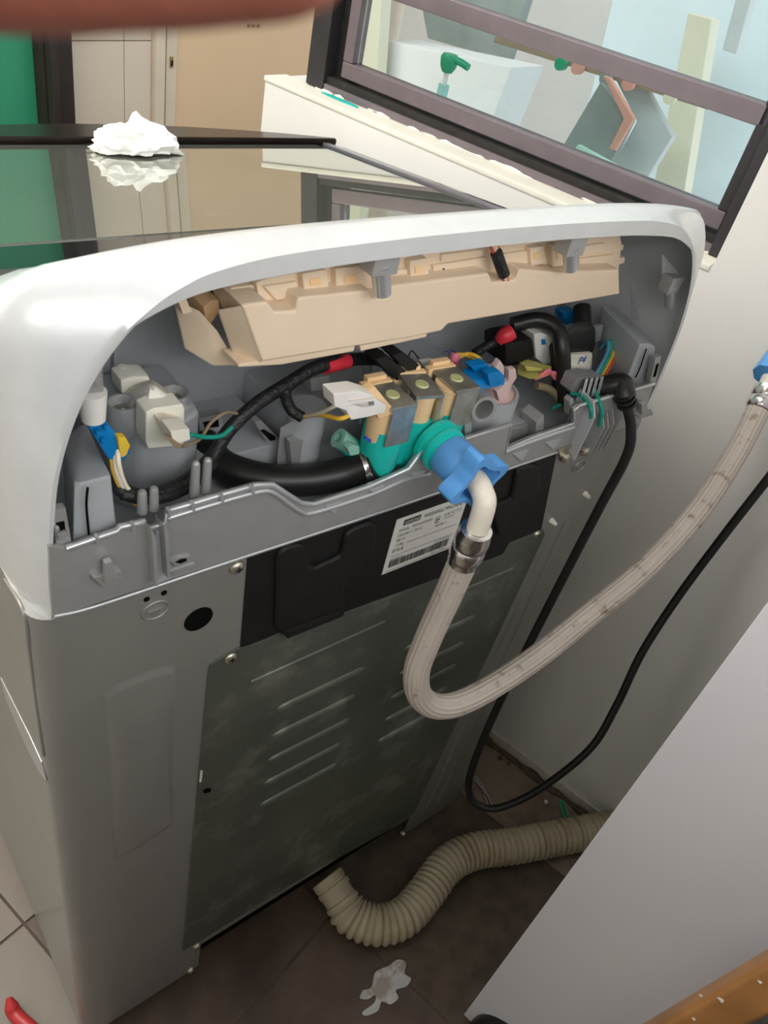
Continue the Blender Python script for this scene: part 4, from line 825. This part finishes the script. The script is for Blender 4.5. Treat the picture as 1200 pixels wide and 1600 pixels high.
# drain hose on the floor
def dr(L, t):
    if L < 0.045: return 0.0235 if not 0.036 < L < 0.043 else 0.026
    ph = ((L - 0.045) / 0.0098) % 1.0
    return 0.0222 + 0.0064 * math.sin(math.pi * ph) ** 0.55
dh = [(512, 1372, .05), (530, 1402, .042), (552, 1432, .034), (590, 1445, .033), (632, 1432, .033), (668, 1392, .033), (698, 1352, .033), (740, 1330, .033), (800, 1322, .033), (865, 1310, .033), (930, 1298, .033), (985, 1290, .033)]
DH = tube('drain_hose', [Q(*p) for p in dh], 0.03, 'hose_cream', None, n=24, per=22, rad=dr)
tag(DH, 'dirty cream corrugated drain hose lying on the tiled floor', 'hose')
DH2 = cyl('hose_cuff', Q(510, 1370, .051), Q(524, 1392, .045), 0.0285, 'hose_cream', DH, n=24, prof=[(0, .022), (.05, .0248), (.5, .0248), (.55, .0232), (.65, .0232), (.7, .0256), (1, .0256)])

# ================================================================== loose things
# crumpled tissue on the lid
bm = bmesh.new(); bmesh.ops.create_icosphere(bm, subdivisions=4, radius=1)
from mathutils import noise
for v in bm.verts:
    p = v.co.copy(); n1 = noise.noise(p * 1.7 + Vector((3, 1, 5))); n2 = noise.noise(p * 4.1); n3 = abs(noise.noise(p * 3.0 + Vector((9, 2, 1))))
    k = 1 + 0.30 * n1 + 0.14 * n2 - 0.45 * n3
    v.co = Vector((p.x * 0.052 * k, p.y * 0.032 * k, max(-0.25, p.z) * 0.024 * k))
    d = math.exp(-((p.x - 0.12) ** 2 + (p.y) ** 2) * 26) if p.z > 0 else 0
    v.co.z += 0.018 * d
    d2 = math.exp(-((p.x + 0.62) ** 2) * 9) + 0.75 * math.exp(-((p.x - 0.68) ** 2) * 12)
    v.co.z += 0.006 * d2 * max(0, p.z)
tc_ = None
for zz in range(60):
    yy = 0.3 + zz * 0.006; q = P(222, 242, yy)
    if q.z <= lidz(yy) + 0.006: tc_ = q; break
mw = Matrix.Translation(Vector((tc_.x, tc_.y + 0.02, lidz(tc_.y + 0.02) + 0.0105))) @ Matrix.Rotation(math.atan(-0.2), 4, 'X')
bmesh.ops.transform(bm, matrix=mw, verts=bm.verts)
tag(finish('tissue', bm, 'tissue', None, ang=28), 'crumpled white tissue lying on the dark glass lid', 'tissue')
# wooden rail leaning in front of the near partition
wa = Wl(979, 1656, -0.49); wb = Wl(1284, 1488, -0.49)
t_ = (wb - wa).normalized(); nn = -NV; up_ = t_.cross(nn).normalized()
bm = bmesh.new(); ext_bm(bm, [wa - t_ * .30 + up_ * a + nn * b for a, b in ((-.0165, -.011), (.0165, -.011), (.0165, .011), (-.0165, .011))], t_ * ((wb - wa).length + .75))
bmesh.ops.recalc_face_normals(bm, faces=bm.faces); do_bevel(bm, 0.006, 4)
WD = finish('wooden_rail', bm, 'wood', None, ang=50); tag(WD, 'orange brown wooden rail spotted with white paint, bottom right corner', 'rail')
for a, b, r in ((1095, 1555, .0013), (1126, 1562, .0028), (1187, 1534, .0017), (1084, 1592, .0016)):
    c = Wl(a, b, -0.49 - 0.0112)
    k0_ = random.random()
    ext('paint_fleck', [c + t_ * (r * (1 + .5 * math.sin(3 * q + k0_)) * math.cos(q) * .6) + up_ * (r * (1.2 + .3 * math.cos(2 * q)) * math.sin(q)) for q in [2 * math.pi * j / 12 for j in range(12)]], nn * 0.0005, 'paint_fleck', WD, 0)
# ribbed grey cloth roll under the rail
gc = []
for k in range(9):
    a = Wl(1130 + 14 * k, 1650 - 8 * k, -0.455); gc.append(a)
bm = bmesh.new()
for k in range(9):
    a = Wl(1120 + 15 * k, 1690, -0.47); b = Wl(1150 + 15 * k, 1555 - 7 * k, -0.455); cyl_bm(bm, a, b, 0.0075, n=10, prof=[(0, .0075), (.9, .0075), (1, .004)])
tag(finish('grey_cloth', bm, 'grey_cloth', None), 'grey ribbed cloth under the wooden rail in the bottom corner', 'cloth')
# black rounded thing at the bottom edge
bg_ = []
c = Q(805, 1650, 0.0)
bm = bmesh.new(); bmesh.ops.create_uvsphere(bm, u_segments=28, v_segments=16, radius=1)
for v in bm.verts:
    v.co = Vector((v.co.x * 0.085, v.co.y * 0.062, max(-0.02, v.co.z * 0.062 * (1 + 0.1 * noise.noise(v.co * 2)))))
bmesh.ops.transform(bm, matrix=Matrix.Translation(c + Vector((0, 0, 0.02))) @ Matrix.Rotation(math.radians(-20), 4, 'Z'), verts=bm.verts)
tag(finish('black_bag', bm, 'bag_black', None, ang=60), 'black rounded bag edge on the floor below the partition', 'bag')
# red handle bottom left
rh = [(14, 1560), (22, 1582), (40, 1600), (70, 1625), (110, 1660)]
tag(tube('plier', [Q(a, b, 0.012 + 0.012 * (k == 0)) for k, (a, b) in enumerate(rh)], 0.0085, 'handle_red', None, n=12, rad=lambda L, t: 0.0085 * min(1, 0.45 + L / 0.02)), 'red plastic tool handle on the floor, bottom left corner', 'tool')
# spilled water patch
pu = [(566, 1548), (580, 1543), (586, 1520), (606, 1510), (622, 1500), (634, 1506), (632, 1522), (642, 1530), (634, 1542), (618, 1548), (622, 1560), (610, 1570), (596, 1566), (590, 1580), (572, 1588), (566, 1582), (584, 1568), (586, 1556), (574, 1562), (562, 1560)]
tag(ext('water_puddle', [Vector((p.x, p.y, 0.0008)) for p in spline([Q(a, b, 0) for a, b in pu + pu[:1]], 5)[:-1]], (0, 0, 0.0012), 'water', None, 0), 'small pale puddle splashed on the dark floor tiles', 'puddle')
# bits by the wall
for k, pts in enumerate((((740, 1212), (752, 1232), (764, 1262)), ((744, 1214), (757, 1234), (768, 1258)), ((738, 1216), (748, 1226), (758, 1240)))):
    tag(tube('steel_wire', [Q(a, b, 0.003 + 0.002 * k) for a, b in pts], 0.0014, 'chrome', None, n=8), ['longest loose steel wire on the floor inside the cord loop', 'loose steel wire with the bent right end inside the cord loop', 'shortest loose steel wire on the floor inside the cord loop'][k], 'wire', 'loose wires in the cord loop')
tag(tube('green_clip', [Q(a, b, 0.004) for a, b in ((884, 1282), (878, 1266), (875, 1255), (879, 1252), (884, 1262), (887, 1276))], 0.0018, 'clip_green', None, n=8), 'small mint green wire clip on the floor behind the drain hose', 'clip')
for k, (a, b, r) in enumerate(((782, 1185, .004), (795, 1193, .003), (853, 1253, .0035), (905, 1268, .004))):
    c = Q(a, b, 0.002)
    bm = bmesh.new(); bmesh.ops.create_icosphere(bm, subdivisions=2, radius=r)
    for v in bm.verts: v.co *= 1 + 0.5 * noise.noise(v.co * 300 + Vector((k, 0, 0)))
    bmesh.ops.transform(bm, matrix=Matrix.Translation(c), verts=bm.verts)
    tag(finish('plaster_crumb', bm, 'paint_fleck' if k > 1 else 'grime', None), ['dark crumb at the foot of the wall near the washing machine', 'second dark crumb at the foot of the wall by the cord', 'pale plaster crumb behind the drain hose near the green clip', 'pale plaster crumb between green clip and partition'][k], 'crumb', 'crumbs along the wall')
# the photographer's finger over the top left of the lens
FG = root('person', tuple(D(150, -150, 0.075)), 'fingertip of the person taking the photo at the top left edge', 'person')
def fpt(px, py, d): return D(px, py, d)
fp = [fpt(-700, -304, .080), fpt(-300, -249, .072), fpt(0, -212, .066), fpt(180, -206, .064), fpt(330, -210, .064), fpt(450, -222, .064), fpt(540, -236, .064)]
def frd(L, t):
    k = (t - L) / 0.0075
    return 0.0088 * (1 if k > 1 else max(0.05, math.sqrt(max(0.0, 1 - (1 - k) ** 2))))
def hp_(x, up, f): return CAM + right * x - down * up + fwd * f    # camera-side axes, metres
def limb(bm, pts, rads):
    path = spline(pts, 8); n = len(path); rings_ = []; u_ = None
    for i, p in enumerate(path):
        t = (path[min(i + 1, n - 1)] - path[max(i - 1, 0)]).normalized()
        if u_ is None: u_, _ = frame_of(t)
        u_ = (u_ - t * u_.dot(t)).normalized(); v_ = t.cross(u_)
        k = i / (n - 1) * (len(rads) - 1); a = int(min(k, len(rads) - 2)); r = rads[a] + (rads[a + 1] - rads[a]) * (k - a)
        e = (n - 1 - i) / 6.0
        if e < 1: r *= max(0.25, math.sqrt(1 - (1 - e) ** 2))
        rings_.append([p + (u_ * math.cos(2 * math.pi * q / 20) + v_ * math.sin(2 * math.pi * q / 20)) * r for q in range(20)])
    ringloft(bm, rings_)
bm = bmesh.new()
limb(bm, fp, [.0102, .0098, .0092, .0088, .0088, .0088, .0086])
b0 = fp[0]
limb(bm, [b0 + fwd * -.075 - right * .03 + down * .045, b0 + fwd * -.035 - right * .02 + down * .02, b0 + right * .004], [.026, .022, .011])
for k in range(3):                          # the other fingers curl round the far side of the camera, left of the frame
    dn = down * (.022 * (k + 1))
    limb(bm, [b0 + fwd * -.04 - right * .018 + dn, b0 - right * .008 + fwd * .002 + dn, b0 - right * .002 + fwd * .008 + dn, b0 + right * (.003 - .001 * k) + fwd * -.006 + dn], [.0115, .0100, .0092, .0078])
limb(bm, [b0 + fwd * -.045 - right * .022 + down * .03, b0 + fwd * -.06 - right * .024 + down * .06, b0 + fwd * -.10 - right * .05 + down * .12], [.026, .028, .024])
limb(bm, [b0 + fwd * -.06 - right * .02 + down * .05, b0 + fwd * -.085 + right * .004 + down * .055, b0 + fwd * -.095 + right * .03 + down * .06], [.014, .011, .009])
hand = finish('hand', bm, 'skin', FG, ang=180)
rm = hand.modifiers.new('one_skin', 'REMESH'); rm.mode = 'VOXEL'; rm.voxel_size = 0.0016; rm.use_smooth_shade = True
sm = hand.modifiers.new('soften', 'SMOOTH'); sm.factor = 0.5; sm.iterations = 6
nl = fp[-2] * 0.55 + fp[-1] * 0.45
bm = bmesh.new(); bmesh.ops.create_uvsphere(bm, u_segments=16, v_segments=8, radius=1)
for v in bm.verts: v.co = nl + right * (v.co.x * .0055) - down * (.0066 + v.co.z * .0012) + fwd * (.004 + v.co.y * .0048)
finish('fingernail', bm, 'nail', FG)
